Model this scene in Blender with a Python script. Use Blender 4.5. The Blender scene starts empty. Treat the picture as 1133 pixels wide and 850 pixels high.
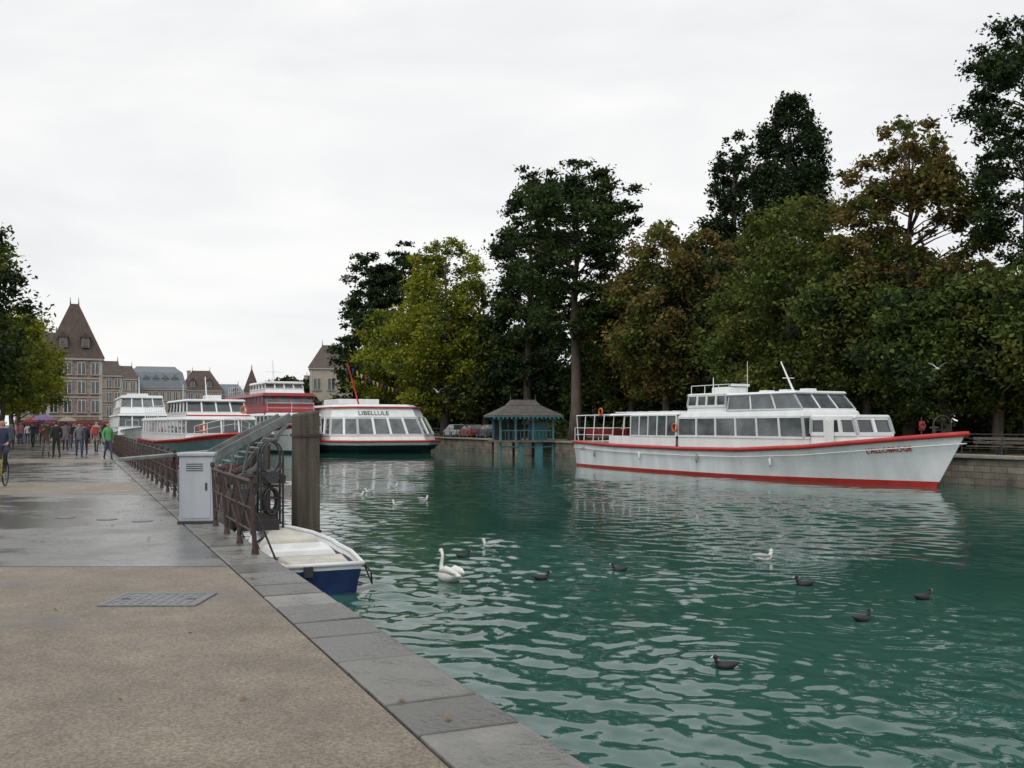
import bpy, math, random
import numpy as np
from mathutils import Vector, Matrix
random.seed(4)
WZ=0.0; QZ=0.9; PZ=1.15
YAW=math.radians(23.8)
QM=Matrix.Rotation(YAW,4,'Z')
def Q(t,s,z=0): return QM@Vector((t,s,z))
def G(px,d): return ((px-566)*d/1100.0, d)
def TD(px,t):
    k=(px-566)/1100.0
    d=t/(0.915*k+0.4035); return (k*d,d)
scene=bpy.context.scene
COL=scene.collection
# ---------------------------------------------------------------- materials
def nd(nt,t,**kw):
    n=nt.nodes.new(t)
    for k,v in kw.items(): setattr(n,k,v)
    return n
def mat(name,col,rough=.6,var=.15,scale=3,metal=0,bump=0,bscale=None,spec=.5,island=0,streak=0,alt=None):
    m=bpy.data.materials.new(name); m.use_nodes=True; nt=m.node_tree; p=nt.nodes['Principled BSDF']
    tc=nd(nt,'ShaderNodeTexCoord'); n=nd(nt,'ShaderNodeTexNoise'); n.inputs['Scale'].default_value=scale; n.inputs['Detail'].default_value=7
    n.inputs['Roughness'].default_value=.65
    src=tc.outputs['Object']
    if streak:
        mp=nd(nt,'ShaderNodeMapping'); mp.inputs['Scale'].default_value=(1,1,1/streak); nt.links.new(src,mp.inputs[0]); nt.links.new(mp.outputs[0],n.inputs['Vector'])
    else: nt.links.new(src,n.inputs['Vector'])
    r=nd(nt,'ShaderNodeValToRGB'); e=r.color_ramp.elements
    e[0].position=.32; e[1].position=.68
    c0=[c*(1-var) for c in col]; c1=[min(1,c*(1+var)) for c in (alt or col)]
    e[0].color=(*c0,1); e[1].color=(*c1,1)
    nt.links.new(n.outputs['Fac'],r.inputs[0]); out=r.outputs[0]
    if island:
        g=nd(nt,'ShaderNodeNewGeometry'); mr=nd(nt,'ShaderNodeMapRange'); mr.inputs['To Min'].default_value=1-island; mr.inputs['To Max'].default_value=1+island
        nt.links.new(g.outputs['Random Per Island'],mr.inputs[0])
        mx=nd(nt,'ShaderNodeVectorMath',operation='SCALE'); nt.links.new(out,mx.inputs[0]); nt.links.new(mr.outputs[0],mx.inputs['Scale']); out=mx.outputs[0]
        rm=nd(nt,'ShaderNodeMapRange'); rm.inputs['From Min'].default_value=.35; rm.inputs['From Max'].default_value=.62; rm.inputs['To Min'].default_value=rough*.55; rm.inputs['To Max'].default_value=min(1,rough*1.7)
        nt.links.new(n.outputs['Fac'],rm.inputs[0]); nt.links.new(rm.outputs[0],p.inputs['Roughness'])
    nt.links.new(out,p.inputs['Base Color'])
    p.inputs['Roughness'].default_value=rough; p.inputs['Metallic'].default_value=metal
    p.inputs['Specular IOR Level'].default_value=spec
    if bump:
        b=nd(nt,'ShaderNodeBump'); b.inputs['Strength'].default_value=bump; b.inputs['Distance'].default_value=.02
        n2=nd(nt,'ShaderNodeTexNoise'); n2.inputs['Scale'].default_value=bscale or scale*5; n2.inputs['Detail'].default_value=5
        nt.links.new(src,n2.inputs['Vector']); nt.links.new(n2.outputs['Fac'],b.inputs['Height']); nt.links.new(b.outputs[0],p.inputs['Normal'])
    return m
def leafmat(name,c0,c1,tr=.3):
    m=bpy.data.materials.new(name); m.use_nodes=True; nt=m.node_tree; nt.nodes.clear()
    o=nd(nt,'ShaderNodeOutputMaterial'); g=nd(nt,'ShaderNodeNewGeometry'); r=nd(nt,'ShaderNodeValToRGB')
    tc=nd(nt,'ShaderNodeTexCoord'); n=nd(nt,'ShaderNodeTexNoise'); n.inputs['Scale'].default_value=.35; n.inputs['Detail'].default_value=2
    nt.links.new(tc.outputs['Object'],n.inputs['Vector'])
    a=nd(nt,'ShaderNodeMath',operation='MULTIPLY_ADD'); a.inputs[1].default_value=.5
    s=nd(nt,'ShaderNodeMath',operation='MULTIPLY'); s.inputs[1].default_value=.55
    nt.links.new(g.outputs['Random Per Island'],a.inputs[0]); nt.links.new(n.outputs['Fac'],s.inputs[0]); nt.links.new(s.outputs[0],a.inputs[2])
    nt.links.new(a.outputs[0],r.inputs[0])
    e=r.color_ramp.elements; e[0].position=.2; e[1].position=.8; e[0].color=(*c0,1); e[1].color=(*c1,1)
    d=nd(nt,'ShaderNodeBsdfDiffuse'); t=nd(nt,'ShaderNodeBsdfTranslucent'); mx=nd(nt,'ShaderNodeMixShader'); mx.inputs[0].default_value=tr
    nt.links.new(r.outputs[0],d.inputs[0]); nt.links.new(r.outputs[0],t.inputs[0]); nt.links.new(d.outputs[0],mx.inputs[1]); nt.links.new(t.outputs[0],mx.inputs[2]); nt.links.new(mx.outputs[0],o.inputs[0])
    return m
def brickmat(name,c1,c2,mortar,bw,bh,rough=.8,axis='Y',bump=.4):
    m=bpy.data.materials.new(name); m.use_nodes=True; nt=m.node_tree; p=nt.nodes['Principled BSDF']
    tc=nd(nt,'ShaderNodeTexCoord'); sp=nd(nt,'ShaderNodeSeparateXYZ'); cb=nd(nt,'ShaderNodeCombineXYZ')
    nt.links.new(tc.outputs['Object'],sp.inputs[0]); nt.links.new(sp.outputs[axis],cb.inputs[0]); nt.links.new(sp.outputs['Z'],cb.inputs[1])
    b=nd(nt,'ShaderNodeTexBrick'); b.inputs['Scale'].default_value=1; b.inputs['Brick Width'].default_value=bw; b.inputs['Row Height'].default_value=bh
    b.inputs['Mortar Size'].default_value=.015; b.inputs['Color1'].default_value=(*c1,1); b.inputs['Color2'].default_value=(*c2,1); b.inputs['Mortar'].default_value=(*mortar,1)
    nt.links.new(cb.outputs[0],b.inputs['Vector'])
    n=nd(nt,'ShaderNodeTexNoise'); n.inputs['Scale'].default_value=1.3; n.inputs['Detail'].default_value=8; nt.links.new(tc.outputs['Object'],n.inputs['Vector'])
    mr=nd(nt,'ShaderNodeMapRange'); mr.inputs['From Min'].default_value=.3; mr.inputs['From Max'].default_value=.7; mr.inputs['To Min'].default_value=.5; mr.inputs['To Max'].default_value=1.3; nt.links.new(n.outputs['Fac'],mr.inputs[0])
    mx=nd(nt,'ShaderNodeVectorMath',operation='SCALE'); nt.links.new(b.outputs['Color'],mx.inputs[0]); nt.links.new(mr.outputs[0],mx.inputs['Scale'])
    nt.links.new(mx.outputs[0],p.inputs['Base Color']); p.inputs['Roughness'].default_value=rough
    bp=nd(nt,'ShaderNodeBump'); bp.inputs['Strength'].default_value=bump; bp.inputs['Distance'].default_value=.03; nt.links.new(mx.outputs[0],bp.inputs['Height']); nt.links.new(bp.outputs[0],p.inputs['Normal'])
    return m
def pavemat(name,c0,c1,wet,agg=60,rmin=.2):
    m=bpy.data.materials.new(name); m.use_nodes=True; nt=m.node_tree; p=nt.nodes['Principled BSDF']; L=nt.links.new
    tc=nd(nt,'ShaderNodeTexCoord')
    v=nd(nt,'ShaderNodeTexNoise'); v.inputs['Scale'].default_value=agg; v.inputs['Detail'].default_value=5; v.inputs['Roughness'].default_value=.9; L(tc.outputs['Object'],v.inputs['Vector'])
    r=nd(nt,'ShaderNodeValToRGB'); e=r.color_ramp.elements; e[0].position=.38; e[1].position=.62; e[0].color=(*c0,1); e[1].color=(*c1,1); L(v.outputs['Fac'],r.inputs[0])
    n=nd(nt,'ShaderNodeTexNoise'); n.inputs['Scale'].default_value=.55; n.inputs['Detail'].default_value=8; n.inputs['Roughness'].default_value=.65; L(tc.outputs['Object'],n.inputs['Vector'])
    w=nd(nt,'ShaderNodeMapRange'); w.inputs['From Min'].default_value=.62-wet*.3; w.inputs['From Max'].default_value=.74-wet*.24; L(n.outputs['Fac'],w.inputs[0])
    n3=nd(nt,'ShaderNodeTexNoise'); n3.inputs['Scale'].default_value=1.7; n3.inputs['Detail'].default_value=9; n3.inputs['Roughness'].default_value=.7; L(tc.outputs['Object'],n3.inputs['Vector'])
    st=nd(nt,'ShaderNodeMapRange'); st.inputs['From Min'].default_value=.32; st.inputs['From Max'].default_value=.68; st.inputs['To Min'].default_value=.66; st.inputs['To Max'].default_value=1.2; L(n3.outputs['Fac'],st.inputs[0])
    dk=nd(nt,'ShaderNodeMapRange'); dk.inputs['To Min'].default_value=1; dk.inputs['To Max'].default_value=.55; L(w.outputs[0],dk.inputs[0])
    mu=nd(nt,'ShaderNodeMath',operation='MULTIPLY'); L(st.outputs[0],mu.inputs[0]); L(dk.outputs[0],mu.inputs[1])
    sc=nd(nt,'ShaderNodeVectorMath',operation='SCALE'); L(r.outputs[0],sc.inputs[0]); L(mu.outputs[0],sc.inputs['Scale']); L(sc.outputs[0],p.inputs['Base Color'])
    ro=nd(nt,'ShaderNodeMapRange'); ro.inputs['To Min'].default_value=.68-.25*wet; ro.inputs['To Max'].default_value=rmin; L(w.outputs[0],ro.inputs[0]); L(ro.outputs[0],p.inputs['Roughness'])
    b=nd(nt,'ShaderNodeBump'); b.inputs['Strength'].default_value=.5*(1-.6*wet); b.inputs['Distance'].default_value=.006; L(v.outputs['Fac'],b.inputs['Height']); L(b.outputs[0],p.inputs['Normal'])
    return m
WHITE=mat('white_paint',(.78,.80,.80),.35,.08,2.0,streak=4)
WHITE2=mat('white_hull_paint',(.79,.81,.82),.3,.13,1.2,streak=6)
RED=mat('red_paint',(.46,.035,.03),.4,.2,2)
DRED=mat('maroon_paint',(.28,.035,.04),.45,.15,2)
ORANGE=mat('orange_paint',(.6,.13,.03),.5,.1,2)
GLASS=mat('window_glass',(.04,.05,.055),.06,.6,.8,spec=.9)
GLASSL=mat('window_glass_light',(.085,.10,.105),.08,.7,.9,spec=.9)
TEAL=mat('teal_hull_paint',(.15,.24,.25),.4,.2,2)
TURQ=mat('turquoise_paint',(.06,.18,.21),.5,.25,3)
BLUE=mat('blue_hull_paint',(.018,.035,.12),.35,.3,3)
DGREEN=mat('dark_green_paint',(.012,.05,.045),.4,.2,2)
STEEL=mat('galvanised_steel',(.15,.165,.16),.55,.35,5,metal=.1,bump=.2)
DKSTEEL=mat('dark_steel',(.03,.032,.035),.5,.3,6,bump=.2)
RUST=mat('rusty_iron',(.055,.032,.028),.65,.4,8,bump=.3)
CABINET=mat('cabinet_paint',(.40,.43,.46),.5,.14,3,streak=5)
WOOD=mat('weathered_wood',(.075,.064,.05),.9,.65,7,bump=1.0,streak=14)
PLANK=mat('plank_wood',(.14,.12,.10),.8,.3,5,bump=.4)
BLACK=mat('black_rubber',(.015,.015,.016),.6,.3,4)
DECK=mat('deck_grey',(.30,.31,.31),.6,.15,3)
BARK=mat('bark',(.11,.09,.072),.9,.4,4,bump=.8,streak=5)
ROOFB=mat('brown_tile_roof',(.075,.054,.046),.8,.3,1.5,bump=.3)
ROOFG=mat('slate_roof',(.14,.165,.19),.6,.25,1.5,bump=.3)
WALLC=mat('cream_render_wall',(.40,.36,.30),.85,.15,.6)
WALLP=mat('pink_render_wall',(.33,.26,.22),.85,.15,.6)
WALLG=mat('grey_render_wall',(.33,.32,.30),.85,.15,.6)
TRIM=mat('stone_trim',(.42,.39,.34),.8,.12,2)
SKIN=mat('skin',(.45,.27,.19),.6,.08,5)
# ---------------------------------------------------------------- mesh builder
class MB:
    def __init__(s): s.v=[];s.f=[];s.m=[];s.mats=[]
    def mi(s,m):
        if m not in s.mats: s.mats.append(m)
        return s.mats.index(m)
    def add(s,vs,fs,m):
        b=len(s.v); s.v+= [tuple(v) for v in vs]; i=s.mi(m)
        for f in fs: s.f.append(tuple(b+k for k in f)); s.m.append(i)
    def quad(s,a,b,c,d,m): s.add([a,b,c,d],[(0,1,2,3)],m)
    def hexa(s,b4,t4,m): s.add(list(b4)+list(t4),[(3,2,1,0),(4,5,6,7),(0,1,5,4),(1,2,6,5),(2,3,7,6),(3,0,4,7)],m)
    def box(s,c,sz,m,M=None):
        x,y,z=[k/2 for k in sz]; c=Vector(c)
        P=[Vector(p) for p in [(-x,-y,-z),(x,-y,-z),(x,y,-z),(-x,y,-z),(-x,-y,z),(x,-y,z),(x,y,z),(-x,y,z)]]
        if M is not None: P=[M@p for p in P]
        P=[p+c for p in P]; s.hexa(P[:4],P[4:],m)
    def beam(s,p,q,w,h,m):
        p=Vector(p);q=Vector(q);d=(q-p).normalized(); up=Vector((0,0,1))
        if abs(d.z)>.95: up=Vector((1,0,0))
        a=d.cross(up).normalized()*w/2; b=a.cross(d).normalized()*h/2
        s.hexa([p-a-b,p+a-b,p+a+b,p-a+b],[q-a-b,q+a-b,q+a+b,q-a+b],m)
    def cyl(s,p,q,r0,r1,m,n=8): s.tube([p,q],[r0,r1],m,n)
    def tube(s,pts,rad,m,n=8,closed=False):
        pts=[Vector(p) for p in pts]; N=len(pts)
        if not hasattr(rad,'__len__'): rad=[rad]*N
        vs=[];fs=[]
        pa=None
        for i,p in enumerate(pts):
            if closed: d=pts[(i+1)%N]-pts[i-1]
            else: d=pts[min(i+1,N-1)]-pts[max(i-1,0)]
            d.normalize()
            if pa is None:
                up=Vector((0,0,1)) if abs(d.z)<.9 else Vector((1,0,0)); a=d.cross(up).normalized()
            else:
                a=(pa-d*pa.dot(d)).normalized()
            pa=a; b=d.cross(a); r=rad[i]
            ra,rb=(r if hasattr(r,'__len__') else (r,r))
            for k in range(n):
                t=2*math.pi*k/n; vs.append(p+a*math.cos(t)*ra+b*math.sin(t)*rb)
        for i in range(N if closed else N-1):
            j=(i+1)%N
            for k in range(n): fs.append((i*n+k,i*n+(k+1)%n,j*n+(k+1)%n,j*n+k))
        if not closed: fs.append(tuple(range(n))[::-1]); fs.append(tuple((N-1)*n+k for k in range(n)))
        s.add(vs,fs,m)
    def loft(s,st,m,n=12):
        vs=[];fs=[];N=len(st)
        for i,(x,z,ry,rz) in enumerate(st):
            a=st[max(i-1,0)];b=st[min(i+1,N-1)]; d=Vector((b[0]-a[0],0,b[1]-a[1])).normalized(); u=Vector((-d.z,0,d.x))
            for k in range(n):
                t=2*math.pi*k/n; vs.append(Vector((x,0,z))+Vector((0,math.cos(t)*ry,0))+u*math.sin(t)*rz)
        for i in range(N-1):
            for k in range(n): fs.append((i*n+k,i*n+(k+1)%n,(i+1)*n+(k+1)%n,(i+1)*n+k))
        fs.append(tuple(range(n))[::-1]); fs.append(tuple((N-1)*n+k for k in range(n)))
        s.add(vs,fs,m)
    def disc(s,c,r,h,m,n=20):
        c=Vector(c); s.tube([c,c+Vector((0,0,h))],[r,r],m,n)
    def obj(s,name,parent=None,bevel=0,smooth=False,M=None):
        me=bpy.data.meshes.new(name); me.from_pydata(s.v,[],s.f)
        for m in s.mats: me.materials.append(m)
        me.polygons.foreach_set('material_index',s.m)
        if smooth: me.polygons.foreach_set('use_smooth',[True]*len(s.f))
        import bmesh
        bm=bmesh.new(); bm.from_mesh(me); bmesh.ops.recalc_face_normals(bm,faces=bm.faces); bm.to_mesh(me); bm.free()
        me.update(); o=bpy.data.objects.new(name,me); COL.objects.link(o)
        if bevel:
            b=o.modifiers.new('bevel','BEVEL'); b.width=bevel; b.segments=2; b.limit_method='ANGLE'
        if parent: o.parent=parent
        if M is not None: o.matrix_world=M
        return o
class Obj:
    def __init__(s,name,M=None): s.name=name; s.M=M or Matrix(); s.parts=[]
    def part(s,n,bevel=0,smooth=False):
        mb=MB(); s.parts.append((n,mb,bevel,smooth)); return mb
    def done(s):
        s.parts=[p for p in s.parts if p[1].v]
        if len(s.parts)==1:
            n,mb,b,sm=s.parts[0]; return mb.obj(s.name,None,b,sm,s.M)
        e=bpy.data.objects.new(s.name,None); COL.objects.link(e); e.empty_display_size=.3; e.matrix_world=s.M
        for n,mb,b,sm in s.parts: mb.obj(n,e,b,sm)
        return e
def TM(x,y,z,rot=0,sc=1): return Matrix.Translation((x,y,z))@Matrix.Rotation(rot,4,'Z')@Matrix.Scale(sc,4)
def ip(x,pts): return float(np.interp(x,[p[0] for p in pts],[p[1] for p in pts]))
# ---------------------------------------------------------------- world / light / camera
w=bpy.data.worlds.new('World'); scene.world=w; w.use_nodes=True; nt=w.node_tree; nt.nodes.clear()
o=nd(nt,'ShaderNodeOutputWorld'); sky=nd(nt,'ShaderNodeTexSky'); sky.sky_type='NISHITA'; sky.sun_disc=False
SE,SR=math.radians(48),math.radians(200)
sky.sun_elevation=SE; sky.sun_rotation=SR
b1=nd(nt,'ShaderNodeBackground'); b1.inputs[1].default_value=.08; nt.links.new(sky.outputs[0],b1.inputs[0])
b2=nd(nt,'ShaderNodeBackground'); b2.inputs[1].default_value=1.07
tc=nd(nt,'ShaderNodeTexCoord'); mp=nd(nt,'ShaderNodeMapping'); mp.inputs['Scale'].default_value=(1,1,3.6); mp.inputs['Rotation'].default_value=(.1,.12,0); nt.links.new(tc.outputs['Generated'],mp.inputs[0])
n=nd(nt,'ShaderNodeTexNoise'); n.inputs['Scale'].default_value=2.4; n.inputs['Detail'].default_value=7; n.inputs['Roughness'].default_value=.52; n.inputs['Distortion'].default_value=.4; nt.links.new(mp.outputs[0],n.inputs['Vector'])
r=nd(nt,'ShaderNodeValToRGB'); e=r.color_ramp.elements; e[0].position=.33;e[1].position=.62; e[0].color=(.79,.80,.82,1); e[1].color=(.955,.95,.94,1)
nt.links.new(n.outputs['Fac'],r.inputs[0]); nt.links.new(r.outputs[0],b2.inputs[0])
mx=nd(nt,'ShaderNodeMixShader'); mx.inputs[0].default_value=.95; nt.links.new(b1.outputs[0],mx.inputs[1]); nt.links.new(b2.outputs[0],mx.inputs[2]); nt.links.new(mx.outputs[0],o.inputs[0])
sl=bpy.data.lights.new('sun','SUN'); sl.energy=.9; sl.angle=math.radians(25); sl.color=(1,.97,.93)
so=bpy.data.objects.new('sun',sl); COL.objects.link(so)
sd=Vector((math.sin(SR)*math.cos(SE),math.cos(SR)*math.cos(SE),math.sin(SE)))
so.rotation_euler=sd.to_track_quat('Z','Y').to_euler()
cd=bpy.data.cameras.new('camera'); cam=bpy.data.objects.new('camera',cd); COL.objects.link(cam)
cam.location=(0,0,2.5); cam.rotation_euler=(math.pi/2,0,0); cd.sensor_width=36; cd.lens=1100/1133*36; cd.shift_y=45/1133; cd.clip_end=6000; cd.clip_start=.1
scene.camera=cam
scene.view_settings.view_transform='Standard'; scene.view_settings.look='None'; scene.view_settings.exposure=0
# ---------------------------------------------------------------- water
birds_coot=[(598,641),(685,632),(512,617),(890,648),(953,687),(1020,663),(803,739)]
birds_gull=[(845,620),(541,605),(435,539),(408,545),(468,554),(439,559),(397,549)]
def W(px,py):
    d=2750/(py-470.0); return G(px,d)
def build_water():
    rng=np.random.default_rng(3)
    th=np.radians(np.linspace(-62,50,950)); r=np.exp(np.linspace(math.log(4),math.log(420),1100))
    R,T=np.meshgrid(r,th,indexing='ij'); X=R*np.sin(T); Y=R*np.cos(T)
    sp=np.maximum(R*math.radians(.118),R*.0042)
    Z=np.zeros_like(X)
    for i in range(85):
        lam=math.exp(rng.uniform(math.log(.17),math.log(1.1))); a=rng.normal(math.radians(80),.75); k=2*math.pi/lam
        ph=rng.uniform(0,6.28); A=.00108*(lam/.5)**.7
        att=np.clip((lam/sp-2.2)/2.5,0,1)
        wob=.5*np.sin(.75*X+.41*Y+ph)+.4*np.sin(-.47*X+.8*Y+2*ph)
        Z+=A*att*np.cos(k*(X*math.cos(a)+Y*math.sin(a))+ph+wob*1.8)
    for i in range(10):
        lam=rng.uniform(1.6,4); a=rng.normal(math.radians(70),.9); k=2*math.pi/lam; ph=rng.uniform(0,6.28); Z+=.0018*np.clip((lam/sp-2.5)/3,0,1)*np.cos(k*(X*math.cos(a)+Y*math.sin(a))+ph)
    Z*=(.72+.34*np.sin(.31*X+.17*Y)+.28*np.sin(.43*X-.33*Y+1)+.18*np.sin(.9*X+.7*Y))
    for (px,py) in birds_coot+birds_gull[:2]+[(494,642)]:
        bx,by=W(px,py); rr=np.hypot(X-bx,Y-by)+.12
        Z+=.007*np.exp(-rr/1.1)*np.cos(2*math.pi*rr/.27)*np.clip((.27/sp-2.5)/3,0,1)
    nr,nc=X.shape
    co=np.stack([X,Y,Z],-1).reshape(-1,3).astype(np.float32)
    i=np.arange(nr-1)[:,None]*nc+np.arange(nc-1)[None,:]
    q=np.stack([i,i+1,i+nc+1,i+nc],-1).reshape(-1,4)
    me=bpy.data.meshes.new('water'); npoly=len(q)
    me.vertices.add(len(co)); me.vertices.foreach_set('co',co.ravel())
    me.loops.add(npoly*4); me.loops.foreach_set('vertex_index',q[:,::-1].ravel().astype(np.int32))
    me.polygons.add(npoly); me.polygons.foreach_set('loop_start',np.arange(0,npoly*4,4,dtype=np.int32)); me.polygons.foreach_set('use_smooth',np.ones(npoly,bool))
    me.update(calc_edges=True)
    m=bpy.data.materials.new('canal_water'); m.use_nodes=True; nt=m.node_tree; p=nt.nodes['Principled BSDF']; L=nt.links.new
    p.inputs['Roughness'].default_value=.03; p.inputs['IOR'].default_value=1.38
    tc=nd(nt,'ShaderNodeTexCoord'); n=nd(nt,'ShaderNodeTexNoise'); n.inputs['Scale'].default_value=.09; n.inputs['Detail'].default_value=4; L(tc.outputs['Object'],n.inputs['Vector'])
    rr=nd(nt,'ShaderNodeValToRGB'); e=rr.color_ramp.elements; e[0].position=.35; e[1].position=.65; e[0].color=(.022,.078,.062,1); e[1].color=(.034,.108,.088,1); L(n.outputs['Fac'],rr.inputs[0]); L(rr.outputs[0],p.inputs['Base Color'])
    n1=nd(nt,'ShaderNodeTexNoise'); n1.inputs['Scale'].default_value=3.4; n1.inputs['Detail'].default_value=4; n1.inputs['Roughness'].default_value=.55; L(tc.outputs['Object'],n1.inputs['Vector'])
    b=nd(nt,'ShaderNodeBump'); b.inputs['Strength'].default_value=.17; b.inputs['Distance'].default_value=.02; L(n1.outputs['Fac'],b.inputs['Height']); L(b.outputs[0],p.inputs['Normal'])
    me.materials.append(m); ob=bpy.data.objects.new('water',me); COL.objects.link(ob)
build_water()
# ---------------------------------------------------------------- ground
SOIL=mat('park_soil_and_leaves',(.11,.075,.04),.95,.4,1.2,bump=.5,alt=(.07,.09,.03))
ASPH=mat('street_asphalt',(.07,.07,.072),.55,.2,1.5,bump=.2)
g=MB(); B=2500
def gq(t0,s0,t1,s1,z,m): g.quad((t0,s0,z),(t1,s0,z),(t1,s1,z),(t0,s1,z),m)
gq(-B,-300,2.1,230,QZ-.03,ASPH); gq(34.5,-300,B,230,PZ-.05,SOIL); gq(-B,230,B,B*1.6,QZ-.03,ASPH)
g.quad((2.1,230,-1),(34.5,230,-1),(34.5,230,QZ),(2.1,230,QZ),ASPH)
g.obj('ground',M=QM)
P1=pavemat('exposed_aggregate_paving',(.085,.068,.048),(.31,.26,.20),.24,42,.33)
P2=pavemat('wet_concrete_paving',(.11,.107,.104),(.22,.215,.207),.82,36,.15)
P3=pavemat('damp_paving',(.15,.125,.09),(.27,.23,.18),.45,45,.3)
pv=MB()
def band(y0,y1,m,t0=-16,t1=1.60):
    f=lambda t,y:(y-.4035*t)/.915
    pv.quad((t0,f(t0,y0),QZ),(t1,f(t1,y0),QZ),(t1,f(t1,y1),QZ),(t0,f(t0,y1),QZ),m)
band(-12,11.2,P1)
band(11.225,22.6,P2); band(22.63,27.5,P3); band(27.53,42,P2); band(42.03,47,P3); band(47.03,75,P2); band(75.03,82,P3); band(82.03,240,P2)
pv.obj('promenade',M=QM)
ks=Obj('stone_kerb',QM); k=ks.part('kerb_stones',bevel=.014)
GRAN=mat('granite_kerb',(.13,.128,.118),.30,.42,3.5,bump=.45,bscale=26,island=.38)
s=-8.0
while s<228:
    L=random.uniform(.6,1.15) if s<60 else 6
    sk=.0
    dz=[random.uniform(-.006,.006) for _ in range(4)]; g2=.011
    k.hexa([(1.625,s+g2,QZ-.35),(2.2,s+g2,QZ-.35),(2.2,s+L-g2,QZ-.35),(1.625,s+L-g2,QZ-.35)],
           [(1.625,s+g2,QZ+dz[0]),(2.2+dz[3],s+g2,QZ+dz[1]),(2.2+dz[2],s+L-g2,QZ+dz[1]),(1.625,s+L-g2,QZ+dz[0])],GRAN); s+=L
ks.done()
QW=brickmat('quay_masonry',(.15,.145,.125),(.10,.098,.085),(.05,.05,.045),.9,.3)
qw=MB(); qw.box((1.9,110,-.2),(.46,238,1.5),QW); qw.obj('quay_wall',M=QM)
FW=brickmat('stone_wall_masonry',(.27,.24,.19),(.17,.155,.12),(.09,.085,.07),.8,.27)
CAP=mat('wall_coping',(.30,.28,.24),.7,.25,2,bump=.3)
fw=Obj('park_quay_wall',QM); a=fw.part('wall'); a.box((34.5,85,.05),(.6,290,2.1),FW)
c=fw.part('coping',bevel=.02); s=-60
while s<230: c.box((34.45,s+1,PZ+.03),(.8,1.98,.14),CAP); s+=2
fw.done()
mh=Obj('manhole_cover',TM(-3.22,9.07,QZ)); a=mh.part('frame',bevel=.004)
MHM=mat('cast_iron_cover',(.15,.155,.16),.45,.3,9,metal=.2,bump=.3,bscale=60); 
for sx in(-1,1): a.box((sx*.41,0,.006),(.05,.66,.016),MHM)
for sy in(-1,1): a.box((0,sy*.305,.006),(.77,.05,.016),MHM)
a=mh.part('lid'); a.box((0,0,.004),(.765,.555,.012),MHM)
for i in range(9):
    for j in range(6): a.box((-.33+i*.0825,-.23+j*.092,.0115),(.045,.012,.004),MHM,Matrix.Rotation(.78 if (i+j)%2 else -.78,3,'Z'))
for sx in(-1,1): a.box((sx*.3,0,.012),(.07,.03,.006),DKSTEEL)
mh.done()
for px,py in((118,575),(157,577),(72,573)):
    d=1760/(py-470); x,y=G(px,d); mm=Obj('valve_cover',TM(x,y,QZ)); a=mm.part('lid',bevel=.002); a.disc((0,0,-.01),.17,.014,DKSTEEL,24); a.disc((0,0,.004),.13,.004,MHM,24); mm.done()
lf=MB(); LV=mat('fallen_leaf',(.20,.12,.04),.8,.5,6)
for i in range(80):
    t=random.uniform(-6,1.9); s=random.uniform(4.5,22); a=random.uniform(0,6.28); l=random.uniform(.015,.033); ca,sa=math.cos(a)*l,math.sin(a)*l
    z=QZ+.008
    lf.add([(t+ca,s+sa,z),(t-sa*.6,s+ca*.6,z+.012),(t-ca,s-sa,z),(t+sa*.6,s-ca*.6,z+.006)],[(0,1,2,3)],LV)
lf.obj('fallen_leaves',M=QM)
# ---------------------------------------------------------------- railings
def railing(name,t,s0,s1,z,h=.92,step=1.7,m=RUST,cross=True,tilt=0):
    r=Obj(name,QM); a=r.part('posts'); b=r.part('rails'); N=max(1,round((s1-s0)/step)); P=[s0+(s1-s0)*i/N for i in range(N+1)]
    for i,s in enumerate(P):
        a.cyl((t,s,z),(t+tilt,s,z+h+.04),.032,.022,m,8); a.cyl((t,s,z),(t,s,z+.1),.05,.035,m,8)
        a.tube([(t+tilt,s,z+h+.03),(t+tilt,s,z+h+.06),(t+tilt,s,z+h+.1),(t+tilt,s,z+h+.12)],[.02,.04,.035,.008],m,8)
        if cross: a.cyl((t+.02,s,z+.5),(t+.28,s,z-.15),.014,.014,m,6)
    for zz,rr in((h,.024),(h*.62,.015),(h*.3,.015)):
        b.cyl((t+tilt*zz/h,s0,z+zz),(t+tilt*zz/h,s1,z+zz),rr,rr,m,6)
    if cross:
        for i in range(N):
            b.cyl((t,P[i],z+.1),(t+tilt,P[i+1],z+h),.01,.01,m,5); b.cyl((t,P[i+1],z+.1),(t+tilt,P[i],z+h),.01,.01,m,5)
            for kk in(.25,.5,.75):
                ss=P[i]+(P[i+1]-P[i])*kk; b.cyl((t,ss,z+h*.3),(t+tilt,ss,z+h),.009,.009,m,5)
    return r.done()
railing('quay_railing',2.05,12.5,16.2,QZ,.9,1.25,tilt=-.05)
railing('quay_railing',2.05,21.5,75,QZ,.95,1.75)
railing('park_railing',34.6,-5,31,PZ+.1,.85,2.0,DKSTEEL,False)
railing('park_railing',34.6,62,110,PZ+.1,.85,2.0,RUST,False)
cb=Obj('electrical_cabinet',QM@TM(1.85,16.9,QZ,-.25)); a=cb.part('body',bevel=.015)
a.box((0,0,.56),(.52,.34,1.06),CABINET); a.box((0,0,.015),(.58,.4,.07),DKSTEEL); a.box((0,0,1.12),(.58,.4,.06),CABINET)
a=cb.part('door'); a.box((0,-.176,.55),(.44,.012,.92),CABINET); a.box((.16,-.187,.6),(.03,.012,.12),DKSTEEL)
for i in range(4): a.box((-.02,-.185,.86+i*.035),(.26,.008,.012),DKSTEEL)
cb.done()
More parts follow.
